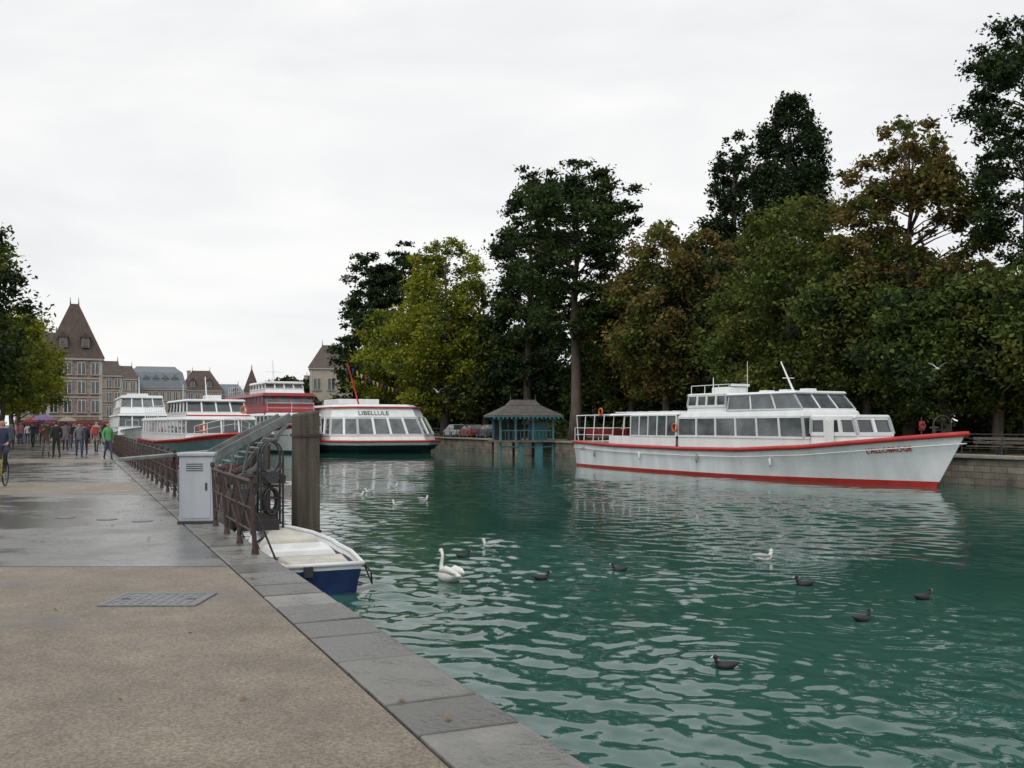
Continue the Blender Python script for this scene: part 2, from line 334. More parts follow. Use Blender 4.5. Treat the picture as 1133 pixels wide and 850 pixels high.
# ---------------------------------------------------------------- mooring pile + gangway
mp_=Obj('mooring_pile',QM@TM(4.0,18.7,0,.1)); a=mp_.part('pile',bevel=.03,smooth=False)
a.hexa([(-.23,-.2,-1),(.23,-.2,-1),(.23,.2,-1),(-.23,.2,-1)],[(-.215,-.19,2.68),(.215,-.19,2.76),(.215,.19,2.78),(-.215,.19,2.7)],WOOD)
a=mp_.part('straps'); 
for z in(.5,2.3): a.box((0,0,z),(.475,.43,.05),RUST)
mp_.done()
gw=Obj('boat_landing_gangway',QM); a=gw.part('support_frame',bevel=.008)
for t,s in((2.6,19.3),(3.4,19.4),(2.6,21.2),(3.45,21.2)):
    a.cyl((t,s,-.8),(t,s,1.7 if t<3 else 2.1),.08,.07,WOOD,10)
a.beam((2.35,19.3,1.45),(3.75,19.4,1.45),.12,.16,WOOD); a.beam((2.35,21.2,1.45),(3.8,21.2,1.45),.12,.16,WOOD)
a.beam((2.3,19.25,.75),(3.6,19.35,.75),.1,.14,WOOD)
a.beam((2.6,19.3,.3),(3.45,19.4,1.4),.06,.1,STEEL); a.beam((3.45,19.3,.3),(2.6,19.4,1.4),.06,.1,DKSTEEL)
a=gw.part('landing_platform')
for i in range(9): a.box((2.38+i*.15,19.6,.62),(.14,2.3,.05),PLANK)
a=gw.part('ramp',bevel=.01)
for s in(19.7,20.9):
    a.beam((1.95,s,1.6),(3.95,s+.1,2.66),.06,.17,STEEL); a.beam((1.9,s,1.0),(3.25,s+.05,1.65),.06,.08,STEEL)
    a.beam((1.95,s,.95),(1.95,s,1.6),.08,.08,STEEL); a.beam((3.2,s+.05,1.6),(3.85,s+.1,2.5),.06,.08,STEEL)
    for u in(.2,.4,.6,.8): a.beam((1.95+u*1.3,s,1.02+u*.62),(1.95+u*1.45,s,1.5+u*.78),.04,.04,STEEL)
for i in range(12):
    u=(i+.5)/12; a.beam((1.9+2*u,19.73,1.3+1.04*u),(1.9+2*u,20.9,1.3+1.04*u),.13,.03,STEEL)
a.beam((.95,23.0,1.75),(3.0,23.4,1.9),.5,.07,STEEL); a.beam((2.3,23.2,.9),(2.3,23.2,1.8),.12,.12,STEEL)
a=gw.part('winch')
for off in(0,.3):
    a.tube([(3.3+.2*math.cos(t),18.3+off,1.9+.3*math.sin(t)) for t in np.linspace(0,2*math.pi,22)[:-1]],.02,DKSTEEL,6,closed=True)
    a.tube([(3.3+.13*math.cos(t),18.3+off,1.1+.24*math.sin(t)) for t in np.linspace(0,2*math.pi,18)[:-1]],.03,BLACK,6,closed=True)
    a.cyl((3.1,18.3+off,.3),(3.1,18.3+off,1.9),.022,.022,DKSTEEL,6); a.cyl((3.5,18.3+off,.3),(3.5,18.3+off,1.9),.022,.022,DKSTEEL,6)
    for i in range(6): a.cyl((3.1,18.3+off,.5+i*.22),(3.5,18.3+off,.5+i*.22),.014,.014,DKSTEEL,5)
a.cyl((3.3,18.2,1.55),(3.3,18.75,1.55),.12,.12,DKSTEEL,14); a.box((2.8,18.5,1.0),(.4,.4,.7),DKSTEEL); a.box((3.0,18.0,.72),(.7,.3,.18),BLACK); a.box((2.5,18.7,.8),(.25,.3,.9),STEEL)
gw.done()
# ---------------------------------------------------------------- hull machinery
class Hull:
    def __init__(s,L0,L1,hd,hw,sheer,zb=-.4,pw=1.25): s.L0,s.L1,s.hd,s.hw,s.sh,s.zb,s.pw=L0,L1,hd,hw,sheer,zb,pw
    def pt(s,v,w):
        L=s.L0+(s.L1-s.L0)*max(w,0); zs=ip(v,s.sh); hw,hd=ip(v,s.hw),ip(v,s.hd)
        return Vector((v*L, hw+(hd-hw)*max(w,0)**s.pw, w*zs if w>=0 else w))
    def build(s,mb,boot,mboot,mside,mband=None,band=.86,n=44):
        vs=[1-(1-i/n)**1.35 for i in range(n+1)]
        cols=[]
        for v in vs:
            zs=ip(v,s.sh); wb=ip(v,boot)/zs
            ws=[None,0,wb]+[wb+(band-wb)*k/6 for k in range(1,7)]+[1.0]
            c=[]
            for w in ws:
                if w is None: p=s.pt(v,0); p=Vector((p.x,p.y*.85,s.zb))
                else: p=s.pt(v,w)
                c.append(p)
            cols.append(c)
        K=len(cols[0])
        for sg in(-1,1):
            P=[[Vector((p.x,p.y*sg,p.z)) for p in c] for c in cols]
            for i in range(n):
                for j in range(K-1):
                    m=mboot if j<2 else (mband if (mband and j==K-2) else mside)
                    mb.quad(P[i][j],P[i+1][j],P[i+1][j+1],P[i][j+1],m)
        for j in range(K-1):
            p,q=cols[0][j],cols[0][j+1]; m=mboot if j<2 else (mband if (mband and j==K-2) else mside)
            mb.quad(p,Vector((p.x,-p.y,p.z)),Vector((q.x,-q.y,q.z)),q,m)
    def deck(s,mb,m,dz=.08,n=30,v0=0,v1=1):
        for i in range(n):
            a=v0+(v1-v0)*i/n;b=v0+(v1-v0)*(i+1)/n; p,q=s.pt(a,1),s.pt(b,1)
            mb.quad((p.x,-p.y,p.z-dz),(q.x,-q.y,q.z-dz),(q.x,q.y,q.z-dz),(p.x,p.y,p.z-dz),m)
    def rail(s,mb,m,r=.08,dz=0,out=.02,w=1,n=40,v0=0,v1=1):
        for sg in(-1,1):
            pts=[]
            for i in range(n+1):
                p=s.pt(v0+(v1-v0)*i/n,w); pts.append((p.x,sg*(p.y+out),p.z+dz))
            mb.tube(pts,r,m,6)
def weld(o):
    me=o.data
    import bmesh
    bm=bmesh.new(); bm.from_mesh(me); bmesh.ops.remove_doubles(bm,verts=bm.verts,dist=.0005); bmesh.ops.recalc_face_normals(bm,faces=bm.faces); bm.to_mesh(me); bm.free()
def glaze(Wm,Gm,a,b,c,d,n,mw,mg,fr=.07,out=.02,ratio=None):
    a,b,c,d=[Vector(p) for p in(a,b,c,d)]; Gm.quad(a,b,c,d,mg)
    for i in range(n+1):
        u=i/n; Wm.beam(a.lerp(b,u),d.lerp(c,u),fr,fr*.9,mw)
    Wm.beam(a,b,fr*.85,fr,mw); Wm.beam(d,c,fr*.85,fr,mw)
def cabin(Wm,Gm,Rm,x0,x1,w0,w1,z0,zs,z1,rb=0,rf=0,ns=4,nf=2,mw=WHITE,mg=GLASS,tum=.06,oh=.15,th=.1,fr=.07,mroof=None):
    def ring(z):
        u=(z-z0)/(z1-z0); xa=x0+rb*u; xb=x1-rf*u; k=1-tum*u
        return [Vector((xa,-w0*k,z)),Vector((xb,-w1*k,z)),Vector((xb,w1*k,z)),Vector((xa,w0*k,z))]
    r0,rs,r1=ring(z0),ring(zs),ring(z1)
    for i in range(4):
        j=(i+1)%4
        Wm.quad(r0[i],r0[j],rs[j],rs[i],mw)
        glaze(Wm,Gm,rs[i],rs[j],r1[j],r1[i],ns if i%2==0 else nf,mw,mg,fr)
    c=(r1[0]+r1[2])/2
    ro=[p+Vector((math.copysign(oh,p.x-c.x),math.copysign(oh*.6,p.y),0)) for p in r1]
    rt=[Vector((c.x+(p.x-c.x)*.985,p.y*.93,p.z+th)) for p in ro]
    Rm.hexa(ro,rt,mroof or mw)
def handrail(mb,pts,h,m,r=.018,mid=True):
    pts=[Vector(p) for p in pts]; up=Vector((0,0,h))
    for i,p in enumerate(pts):
        mb.cyl(p,p+up,r,r,m,5)
        if i: mb.cyl(pts[i-1]+up,p+up,r,r,m,5); 
        if i and mid: mb.cyl(pts[i-1]+up*.5,p+up*.5,r*.7,r*.7,m,5)
def ringbuoy(mb,c,r,axis='y',m=ORANGE):
    P=[]
    for t in np.linspace(0,2*math.pi,17)[:-1]:
        if axis=='y': P.append((c[0]+r*math.cos(t),c[1],c[2]+r*math.sin(t)))
        else: P.append((c[0],c[1]+r*math.cos(t),c[2]+r*math.sin(t)))
    mb.tube(P,r*.24,m,6,closed=True)
def hulltext(H,txt,size,s0,z0,m,name,parent,side=-1,rise=0):
    cu=bpy.data.curves.new(name,'FONT'); cu.body=txt; cu.size=size; cu.resolution_u=3; cu.offset=.008; to=bpy.data.objects.new(name,cu); COL.objects.link(to)
    dg=bpy.context.evaluated_depsgraph_get(); me=bpy.data.meshes.new_from_object(to.evaluated_get(dg)); bpy.data.objects.remove(to)
    import bmesh
    bm=bmesh.new(); bm.from_mesh(me); bmesh.ops.subdivide_edges(bm,edges=bm.edges,cuts=1); bm.to_mesh(me); bm.free()
    for v in me.vertices:
        s=s0+v.co.x; vv=s/H.L0
        for _ in range(5):
            zs=ip(vv,H.sh); z=z0+v.co.y+rise*v.co.x; w_=z/zs; vv=s/(H.L0+(H.L1-H.L0)*w_)
        p=H.pt(vv,w_); v.co=(s,side*(p.y+.03),z)
    me.materials.clear(); me.materials.append(m); o=bpy.data.objects.new(name,me); COL.objects.link(o); o.parent=parent
# ---------------------------------------------------------------- hero excursion boat
BM=TM(5.4,62,0,math.atan2(-.892,.452))
H=Hull(25.3,26.7,[(0,1.8),(.1,2.1),(.3,2.35),(.55,2.35),(.7,2.15),(.8,1.8),(.88,1.3),(.95,.65),(1,.03)],
       [(0,1.6),(.1,1.9),(.3,2.15),(.55,2.1),(.7,1.75),(.8,1.3),(.88,.8),(.95,.33),(1,.01)],
       [(0,1.52),(.2,1.38),(.45,1.34),(.6,1.38),(.75,1.58),(.9,1.95),(1,2.2)])
bt=Obj('excursion_boat',BM)
hp=bt.part('hull',smooth=True); H.build(hp,[(0,.12),(.6,.14),(1,.24)],RED,WHITE2)
a=bt.part('deck'); H.deck(a,DECK,.06)
a=bt.part('rubbing_strake',smooth=True); H.rail(a,RED,.115,-.05,.015); H.rail(a,WHITE,.025,-.34,.01,.96)
Wp=bt.part('cabin_frames'); Gp=bt.part('windows'); Rp=bt.part('roofs',bevel=.04)
Rp.hexa([(4.3,-2.0,3.02),(11,-2.0,3.02),(11,2.0,3.02),(4.3,2.0,3.02)],[(4.3,-1.85,3.13),(11,-1.85,3.16),(11,1.85,3.16),(4.3,1.85,3.13)],WHITE)
for i in range(6):
    Wp.beam((4.6+i*1.1,-1.7,3.2),(4.6+i*1.1,1.7,3.2),.08,.06,WHITE)
for y in(-1.75,1.75):
    Wp.cyl((.3,y,3.05),(4.3,y,3.08),.035,.035,WHITE,6)
    for i in range(9):
        x=.3+i*1.05; Wp.cyl((x,y*(.93 if x<1 else 1.08),1.4),(x,y,3.05),.03,.03,WHITE,6)
    Wp.cyl((.3,y,2.3),(4.4,y*1.05,2.3),.022,.022,WHITE,6); Wp.cyl((.3,y,1.9),(4.4,y*1.05,1.9),.02,.02,WHITE,6)
for i in range(5): Wp.cyl((.3+i,-1.75,3.06),(.3+i,1.75,3.06),.03,.03,WHITE,6)
for x in(1.2,2.6,4.0,5.4,6.8):
    Wp.box((x,.0,1.75),(.45,2.9,.08),PLANK); Wp.box((x-.2,0,2.0),(.06,2.9,.45),DRED)
for sg in(-1,1): Wp.quad((4.4,sg*2.05,1.3),(10.8,sg*2.05,1.3),(10.8,sg*2.02,1.88),(4.4,sg*2.02,1.88),WHITE)
for sg in(-1,1): glaze(Wp,Gp,(6.6,sg*2.02,1.9),(10.8,sg*2.02,1.9),(10.8,sg*1.98,3.0),(6.6,sg*1.98,3.0),5,WHITE,GLASSL,.07)
cabin(Wp,Gp,Rp,10.9,19.9,1.95,1.75,1.3,1.92,2.85,0,.25,6,3,WHITE,GLASSL,.02,.08,.28,.10)
cabin(Wp,Gp,Rp,11.2,14.3,1.6,1.6,3.13,3.42,3.98,.1,.05,4,3,WHITE,GLASS,.05,.15,.1,.12)
cabin(Wp,Gp,Rp,14.6,19.6,1.75,1.6,3.13,3.2,3.92,0,.75,3,3,WHITE,GLASSL,.08,.2,.11,.07)
Rp.box((12.6,0,4.25),(1.2,1.3,.3),WHITE); Wp.cyl((12.2,-.7,4.1),(12.2,-.7,4.9),.035,.02,WHITE,6); Wp.box((13.2,.2,4.5),(.15,1.1,.12),WHITE)
Wp.cyl((17.3,0,4.0),(16.4,0,5.5),.055,.03,WHITE,8); Wp.cyl((16.9,-.35,4.7),(16.9,.35,4.7),.02,.02,WHITE,5); Wp.cyl((14.7,-.6,4.0),(14.7,-.6,5.6),.018,.012,WHITE,5)
handrail(Wp,[(11.3,-1.4,4.08),(12.4,-1.4,4.08),(13.5,-1.4,4.08),(14.3,-1.4,4.08)],.4,WHITE,.018,False)
for x in(15.2,16.6,18): Rp.box((x,.2,4.1),(.5,.6,.14),WHITE)
cabin(Wp,Gp,Rp,19.9,22.4,1.45,1.05,1.5,2.1,2.78,0,.45,3,2,WHITE,GLASS,.05,.1,.14,.16)
Wp.box((20.9,-1.36,2.1),(.45,.1,1.2),WHITE)
handrail(Wp,[(0,-1.7,1.45),(0,0,1.45),(0,1.7,1.45)],.85,WHITE,.022)
Wp.cyl((25.2,0,2.0),(25.2,0,2.45),.07,.07,DKSTEEL,8); Wp.cyl((25.0,0,2.38),(25.4,0,2.38),.04,.04,DKSTEEL,6)
Lb=bt.part('lifebuoys',smooth=True); ringbuoy(Lb,(3.2,-1.85,3.25),.2); ringbuoy(Lb,(10.75,-2.07,2.35),.2)
for x in(3,8,13,18):
    p=H.pt(x/25.5,.6); Lb.tube([(x,-p.y-.12,.6),(x,-p.y-.14,.7),(x,-p.y-.15,.95),(x,-p.y-.12,1.05)],[.03,.07,.07,.03],DECK if x%2 else WHITE,8)
Ml=bt.part('mooring_lines',smooth=True)
for (x0,y0,z0,t_,s_) in((25.6,.3,2.15,34.3,22.0),(.3,1.6,1.5,34.3,60.5)):
    A=BM@Vector((x0,y0,z0)); Bv=Q(t_,s_,PZ+.2); inv=BM.inverted(); Ml.tube([inv@(A.lerp(Bv,u)-Vector((0,0,.5*u*(1-u)*2))) for u in np.linspace(0,1,9)],.02,WOOD,5)
e=bt.done()
for ch in e.children:
    if ch.name.startswith('hull'): weld(ch)
hulltext(H,"L'ALLOBROGE",.29,22.85,1.30,RED,'name_lettering',e,rise=.08)
hulltext(H,"W 3004",.2,.9,1.0,RED,'registration_lettering',e)
# ---------------------------------------------------------------- left moored boats
def moored(name,t,s,L,B,z_sheer,hullm,bootm,bandm,rot=0,build=None):
    M=QM@TM(t,s,0,-math.pi/2+rot)
    h=Hull(L*.955,L,[(0,B*.42),(.1,B*.47),(.3,B*.5),(.6,B*.5),(.75,B*.46),(.87,B*.34),(.95,B*.18),(1,.04)],
           [(0,B*.38),(.1,B*.43),(.3,B*.46),(.6,B*.45),(.75,B*.36),(.87,B*.2),(.95,B*.08),(1,.01)],
           [(0,z_sheer),(.5,z_sheer*.93),(.8,z_sheer*1.08),(1,z_sheer*1.35)])
    ob=Obj(name,M); hp=ob.part('hull',smooth=True); h.build(hp,[(0,.15),(1,.25)],bootm,hullm,bandm,.88); a=ob.part('deck'); h.deck(a,DECK)
    a=ob.part('strake',smooth=True); h.rail(a,bandm or RED,.07)
    W_=ob.part('superstructure'); G_=ob.part('windows'); R_=ob.part('roofs',bevel=.03)
    build(h,W_,G_,R_); return h,ob.done()
def bA(h,W_,G_,R_):
    cabin(W_,G_,R_,1,21,2.2,2.1,1.4,1.95,2.8,0,.4,14,4,WHITE,GLASS,.03,.15,.2,.09)
    cabin(W_,G_,R_,12,19.5,1.9,1.8,3.02,3.25,3.95,.2,.7,6,4,WHITE,GLASS,.06,.25,.12,.09)
    W_.cyl((16,0,4),(15.4,0,5.6),.05,.03,WHITE,6); W_.cyl((13,-1,4),(13,-1,5.2),.02,.02,WHITE,5); R_.box((14.5,.6,4.25),(1.6,.9,.35),WHITE)
    handrail(W_,[(1+i*1.2,-1.9,3.02) for i in range(9)],.8,WHITE); handrail(W_,[(1+i*1.2,1.9,3.02) for i in range(9)],.8,WHITE)
    handrail(W_,[(21.5,-1.7,1.7),(22.8,-1.2,1.9),(24,-.5,2.1),(24.6,0,2.2),(24,.5,2.1),(22.8,1.2,1.9),(21.5,1.7,1.7)],.7,WHITE)
    W_.beam((19.9,-1.9,3.05),(19.9,1.9,3.05),.1,.1,RED); ringbuoy(W_,(21.4,-1.2,2.3),.22,'x'); ringbuoy(W_,(20.9,1.3,3.4),.2,'x')
hA,eA=moored('tour_boat',6.9,82.5,26.5,5.7,1.5,TEAL,DRED,RED,.06,bA)
hulltext(hA,"ALLOBROGE III",.34,19.6,1.0,RED,'name_lettering',eA,side=1)
def bB(h,W_,G_,R_):
    cabin(W_,G_,R_,1,24,2.4,2.3,1.6,2.3,3.3,0,1.2,14,4,WHITE,GLASS,.05,.2,.2,.1)
    cabin(W_,G_,R_,4,20,2.1,2.0,3.55,4.1,5.0,.6,1.8,9,4,WHITE,GLASSL,.1,.2,.25,.1)
    R_.box((10,0,5.45),(3,2,.35),WHITE); W_.cyl((14,0,5.2),(13.6,0,7.2),.06,.03,WHITE,6)
    handrail(W_,[(24+i*.8,-1.7+i*.5,2.0) for i in range(3)],.9,WHITE)
moored('passenger_ship',5.9,118,28,5.8,1.75,WHITE2,BLUE,WHITE,.0,bB)
def bC(h,W_,G_,R_):
    cabin(W_,G_,R_,1,24,2.5,2.4,1.7,2.3,3.3,0,.4,14,4,WHITE,GLASS,.03,.15,.25,.1)
    cabin(W_,G_,R_,2,22,2.4,2.3,3.58,4.3,5.1,.2,.8,12,4,DRED,GLASSL,.04,.35,.28,.12,mroof=DRED)
    cabin(W_,G_,R_,13,20,1.9,1.8,5.42,5.8,6.3,.2,.7,5,4,WHITE,GLASSL,.06,.3,.2,.12,mroof=WHITE)
    W_.cyl((15,0,6.7),(14.5,0,8.8),.07,.04,WHITE,6); W_.cyl((15,-.8,7.6),(14.8,.8,7.6),.03,.03,WHITE,5)
    handrail(W_,[(3+i*1.2,-2.2,5.38) for i in range(8)],.95,WHITE); handrail(W_,[(3+i*1.2,2.2,5.38) for i in range(8)],.95,WHITE)
    handrail(W_,[(22.2,-2.1,3.55),(22.6,0,3.55),(22.2,2.1,3.55)],.9,WHITE); handrail(W_,[(24,-2,1.95),(25.5,-1.1,2.1),(26.4,0,2.2),(25.5,1.1,2.1),(24,2,1.95)],.9,WHITE)
    W_.beam((22.3,-2.4,3.5),(22.3,2.4,3.5),.3,.35,DRED)
moored('red_passenger_ship',17.2,112,28,6,1.9,WHITE2,DGREEN,DRED,.03,bC)
def bE(h,W_,G_,R_):
    cabin(W_,G_,R_,1,14,1.9,1.9,1.2,1.9,2.7,0,.6,8,3,WHITE,GLASS,.03,.15,.15,.09)
    W_.cyl((12,0,2.9),(11.8,0,4.3),.04,.03,WHITE,6); handrail(W_,[(14.6,-1.2,1.4),(16,-.6,1.5),(16.6,0,1.6),(16,.6,1.5),(14.6,1.2,1.4)],.7,WHITE)
moored('small_tour_boat',12.2,100,17,4.4,1.25,WHITE2,RED,RED,.0,bE)
# restaurant boat
lb=Obj('restaurant_boat',QM@TM(25.0,112,0,-math.pi/2))
a=lb.part('hull',bevel=.06)
def ringp(x1,w,z): return [(0,-w,z),(x1-2.6,-w,z),(x1,-w*.62,z),(x1,w*.62,z),(x1-2.6,w,z),(0,w,z)]
def prism(mb,r0,r1,m,cap=True):
    n=len(r0); mb.add(list(r0)+list(r1),[(i,(i+1)%n,n+(i+1)%n,n+i) for i in range(n)]+([tuple(range(n))[::-1],tuple(range(n,2*n))] if cap else []),m)
prism(a,ringp(29.0,4.5,-.5),ringp(29.5,4.6,.28),DGREEN); prism(a,ringp(29.7,4.7,.285),ringp(30.2,5.0,.72),DGREEN); prism(a,ringp(30.25,5.05,.725),ringp(30.4,5.15,.98),WHITE); prism(a,ringp(30.5,5.2,.985),ringp(30.5,5.2,1.15),RED)
W_=lb.part('cabin_frames'); G_=lb.part('windows'); R_=lb.part('roof',bevel=.05)
r0=[Vector(p) for p in ringp(29.9,4.8,1.16)]; r1=[Vector(p) for p in ringp(29.6,4.7,1.6)]; r2=[Vector(p) for p in ringp(28.3,4.3,3.1)]; r3=[Vector(p) for p in ringp(27.6,4.05,4.0)]
prism(W_,r0,r1,WHITE,False)
for i in range(6):
    j=(i+1)%6; nn={0:12,1:2,2:4,3:2,4:12,5:4}[i]; glaze(W_,G_,r1[i],r1[j],r2[j],r2[i],nn,WHITE,GLASSL,.2)
prism(W_,r2,r3,WHITE,True)
prism(R_,ringp(27.9,4.25,4.0),ringp(27.8,4.2,4.1),RED); prism(R_,ringp(27.2,4.0,4.1),ringp(26.6,3.8,4.3),WHITE)
W_.cyl((22,-.8,4.3),(22,-1.9,8.2),.09,.05,RED,8); W_.cyl((22,-1.9,8.1),(10,1,5.2),.012,.012,DKSTEEL,4)
R_.box((16,0,4.7),(6,4,.5),WHITE)
FL=[mat('flag_%s'%n_,c_,.7) for n_,c_ in(('red',(.5,.04,.04)),('blue',(.04,.08,.35)),('yellow',(.6,.45,.05)),('white',(.7,.7,.7)))]
fl=lb.part('bunting')
A=Vector((22,-1.9,8.0)); Bq=Vector((12,6.5,6.2))
for i in range(14):
    u=i/14; p=A.lerp(Bq,u)-Vector((0,0,1.6*u*(1-u))); q=A.lerp(Bq,u+.04)-Vector((0,0,1.6*u*(1-u)))
    fl.add([p,q,(p+q)/2-Vector((0,0,.5))],[(0,1,2)],FL[i%4])
el=lb.done()
cu=bpy.data.curves.new('name_lettering','FONT'); cu.body="LIBELLULE"; cu.size=.62; cu.offset=.005; to=bpy.data.objects.new('name_lettering',cu); COL.objects.link(to)
dg=bpy.context.evaluated_depsgraph_get(); me=bpy.data.meshes.new_from_object(to.evaluated_get(dg)); bpy.data.objects.remove(to); me.materials.append(DGREEN)
to=bpy.data.objects.new('name_lettering',me); COL.objects.link(to); to.parent=el; 
pa,pb=r2[2],r2[3]; qa,qb=r3[2],r3[3]
ux=(pb-pa).normalized(); uz=(((qa+qb)/2)-((pa+pb)/2)).normalized(); un=ux.cross(uz).normalized()
Mt=Matrix((ux,uz,un)).transposed().to_4x4(); Mt.translation=pa.lerp(pb,.03)+uz*.28+un*.04; to.matrix_local=Mt
# ---------------------------------------------------------------- dinghy
dm=Obj('motor_dinghy',QM@TM(3.38,14.55,0,math.pi/2,.95))
hD=Hull(3.9,4.15,[(0,.62),(.3,.76),(.6,.74),(.8,.55),(.93,.28),(1,.03)],[(0,.52),(.3,.6),(.6,.55),(.8,.34),(.93,.1),(1,.01)],[(0,.45),(.5,.5),(1,.68)],-.2)
a=dm.part('hull',smooth=True); hD.build(a,[(0,.04),(1,.06)],BLUE,BLUE,WHITE,.8)
a=dm.part('gunwale',smooth=True); hD.rail(a,WHITE,.04,0,.0); a.tube([(0,-.62,.45),(0,.62,.45)],.04,WHITE,6)
a=dm.part('floor'); hD.deck(a,mat('dinghy_floor',(.46,.46,.42),.6,.2,4),.16)
a=dm.part('covers',bevel=.03); CV=mat('cream_canvas',(.54,.52,.46),.7,.18,3,bump=.3)
a.hexa([(.25,-.5,.32),(1.0,-.58,.32),(1.0,.58,.32),(.25,.5,.32)],[(.3,-.46,.47),(.95,-.52,.49),(.95,.52,.49),(.3,.46,.47)],CV)
a.hexa([(1.5,-.62,.34),(2.3,-.62,.34),(2.3,.62,.34),(1.5,.62,.34)],[(1.55,-.5,.52),(2.25,-.52,.55),(2.25,.52,.55),(1.55,.5,.52)],WHITE)
a.hexa([(2.6,-.6,.36),(3.8,-.2,.5),(3.8,.2,.5),(2.6,.6,.36)],[(2.65,-.5,.58),(3.7,-.12,.68),(3.7,.12,.68),(2.65,.5,.58)],CV)
a=dm.part('fittings'); a.tube([(.05,-.64,.46),(-.02,-.75,.3),(.1,-.8,.1),(.3,-.76,.3),(.25,-.68,.5)],.015,DKSTEEL,6); a.box((-.05,.25,.36),(.06,.14,.16),DKSTEEL); a.box((1.25,0,.42),(.22,1.3,.03),PLANK)
a.tube([(0.1,.6,.48),(.3,.9,.55),(.5,1.25,.9)],.012,CV,5)
e=dm.done()
for ch in e.children:
    if ch.name.startswith('hull'): weld(ch)
# ---------------------------------------------------------------- landing kiosk
x,y=G(578,78); kk=Obj('landing_kiosk',TM(x,y,0,YAW*.55))
a=kk.part('piles'); 
for px_ in(-2.1,-.4,1.2,2.1):
    for py_ in(-1.3,1.5): a.cyl((px_,py_,-1),(px_,py_,1.2),.1,.1,TURQ if py_<0 else WOOD,8)
a.box((.9,-1.35,.55),(.5,.15,1.3),TURQ); a.box((-.5,-1.35,.55),(.3,.15,1.3),TURQ); a.beam((-2.1,-1.3,.8),(2.1,-1.3,.8),.08,.12,TURQ)
a=kk.part('platform'); a.box((0,0,1.22),(4.9,3.4,.14),PLANK)
a=kk.part('posts')
for px_ in(-2.1,-.9,.5,2.1):
    for py_ in(-1.3,1.3): a.box((px_,py_,2.18),(.13,.13,1.8),TURQ); a.beam((px_,py_,2.75),(px_+.35,py_,3.05),.06,.08,TURQ); a.beam((px_,py_,2.75),(px_-.35,py_,3.05),.06,.08,TURQ)
a.box((0,-1.3,2.05),(4.2,.06,.06),TURQ)
for i in range(14): a.box((-2.0+i*.3,-1.3,1.65),(.03,.03,.78),TURQ)
a.box((-.9,1.28,2.0),(2.2,.06,1.5),DKSTEEL); a.box((1.3,.4,1.95),(1.2,1.4,1.45),TURQ)
a=kk.part('roof'); RB=mat('kiosk_roof',(.085,.078,.07),.7,.35,3)
a.hexa([(-2.75,-1.9,3.08),(2.75,-1.9,3.08),(2.75,1.9,3.08),(-2.75,1.9,3.08)],[(-2.75,-1.9,3.2),(2.75,-1.9,3.2),(2.75,1.9,3.2),(-2.75,1.9,3.2)],TURQ)
a.add([(-2.8,-1.95,3.205),(2.8,-1.95,3.205),(2.8,1.95,3.205),(-2.8,1.95,3.205),(-1.3,-.6,4.0),(1.3,-.6,4.0),(1.3,.6,4.0),(-1.3,.6,4.0)],[(0,1,5,4),(1,2,6,5),(2,3,7,6),(3,0,4,7),(4,5,6,7),(3,2,1,0)],RB)
a.add([(-1.3,-.6,4.02),(1.3,-.6,4.02),(1.3,.6,4.02),(-1.3,.6,4.02),(-1,0,4.45),(1,0,4.45)],[(0,1,5,4),(1,2,5),(2,3,4,5),(3,0,4)],RB)
for i in range(17): a.box((-2.7+i*.3375,-1.93,3.0),(.12,.03,.12),TURQ)
a.cyl((-1,0,4.4),(-1,0,4.9),.04,.01,RB,6); a.cyl((1,0,4.4),(1,0,4.9),.04,.01,RB,6)
kk.done()
# ---------------------------------------------------------------- park furniture
def car(x,y,rot,paint):
    o=Obj('parked_car',TM(x,y,PZ-.05,rot)); a=o.part('body',bevel=.05); g_=o.part('glass'); wh=o.part('wheels')
    def sec(px_,w_,z0,z1): return [(px_,-w_,z0),(px_,w_,z0),(px_,w_*.96,z1),(px_,-w_*.96,z1)]
    S=[sec(-2.05,.72,.35,.7),sec(-1.9,.84,.25,.85),sec(-1.1,.86,.22,.92),(sec(1.0,.86,.22,.92)),sec(1.85,.82,.25,.72),sec(2.05,.7,.35,.6)]
    for i in range(5): a.hexa(S[i],S[i+1],paint)
    g_.hexa([(-1.85,-.78,.9),(1.0,-.78,.9),(1.0,.78,.9),(-1.85,.78,.9)],[(-1.35,-.62,1.38),(.25,-.62,1.38),(.25,.62,1.38),(-1.35,.62,1.38)],GLASS)
    a.hexa([(-1.38,-.63,1.385),(.28,-.63,1.385),(.28,.63,1.385),(-1.38,.63,1.385)],[(-1.3,-.58,1.43),(.2,-.58,1.43),(.2,.58,1.43),(-1.3,.58,1.43)],paint)
    for px_ in(-1.25,1.3):
        for sg in(-1,1): wh.cyl((px_,sg*.66,.31),(px_,sg*.88,.31),.31,.31,BLACK,16); wh.cyl((px_,sg*.87,.31),(px_,sg*.89,.31),.18,.18,STEEL,12)
    o.done()
for px,t,pm,rt in((503,38.2,mat('silver_car_paint',(.35,.36,.38),.3,.05,2),1.95),(521,38.0,mat('red_car_paint',(.20,.025,.025),.3,.05,2),1.95),(541,38.4,mat('dark_car_paint',(.04,.05,.07),.3,.05,2),1.95)):
    x,y=TD(px,t); car(x,y,rt,pm)
x,y=TD(1019,35.3); ls_=Obj('lifebuoy_stand',TM(x,y,PZ,0)); a=ls_.part('post'); a.cyl((0,0,0),(0,0,1.7),.04,.035,DKSTEEL,8); a.box((0,-.05,1.3),(.26,.04,.42),DRED); a=ls_.part('buoy',smooth=True); ringbuoy(a,(0,-.12,1.3),.13,m=DRED); ls_.done()
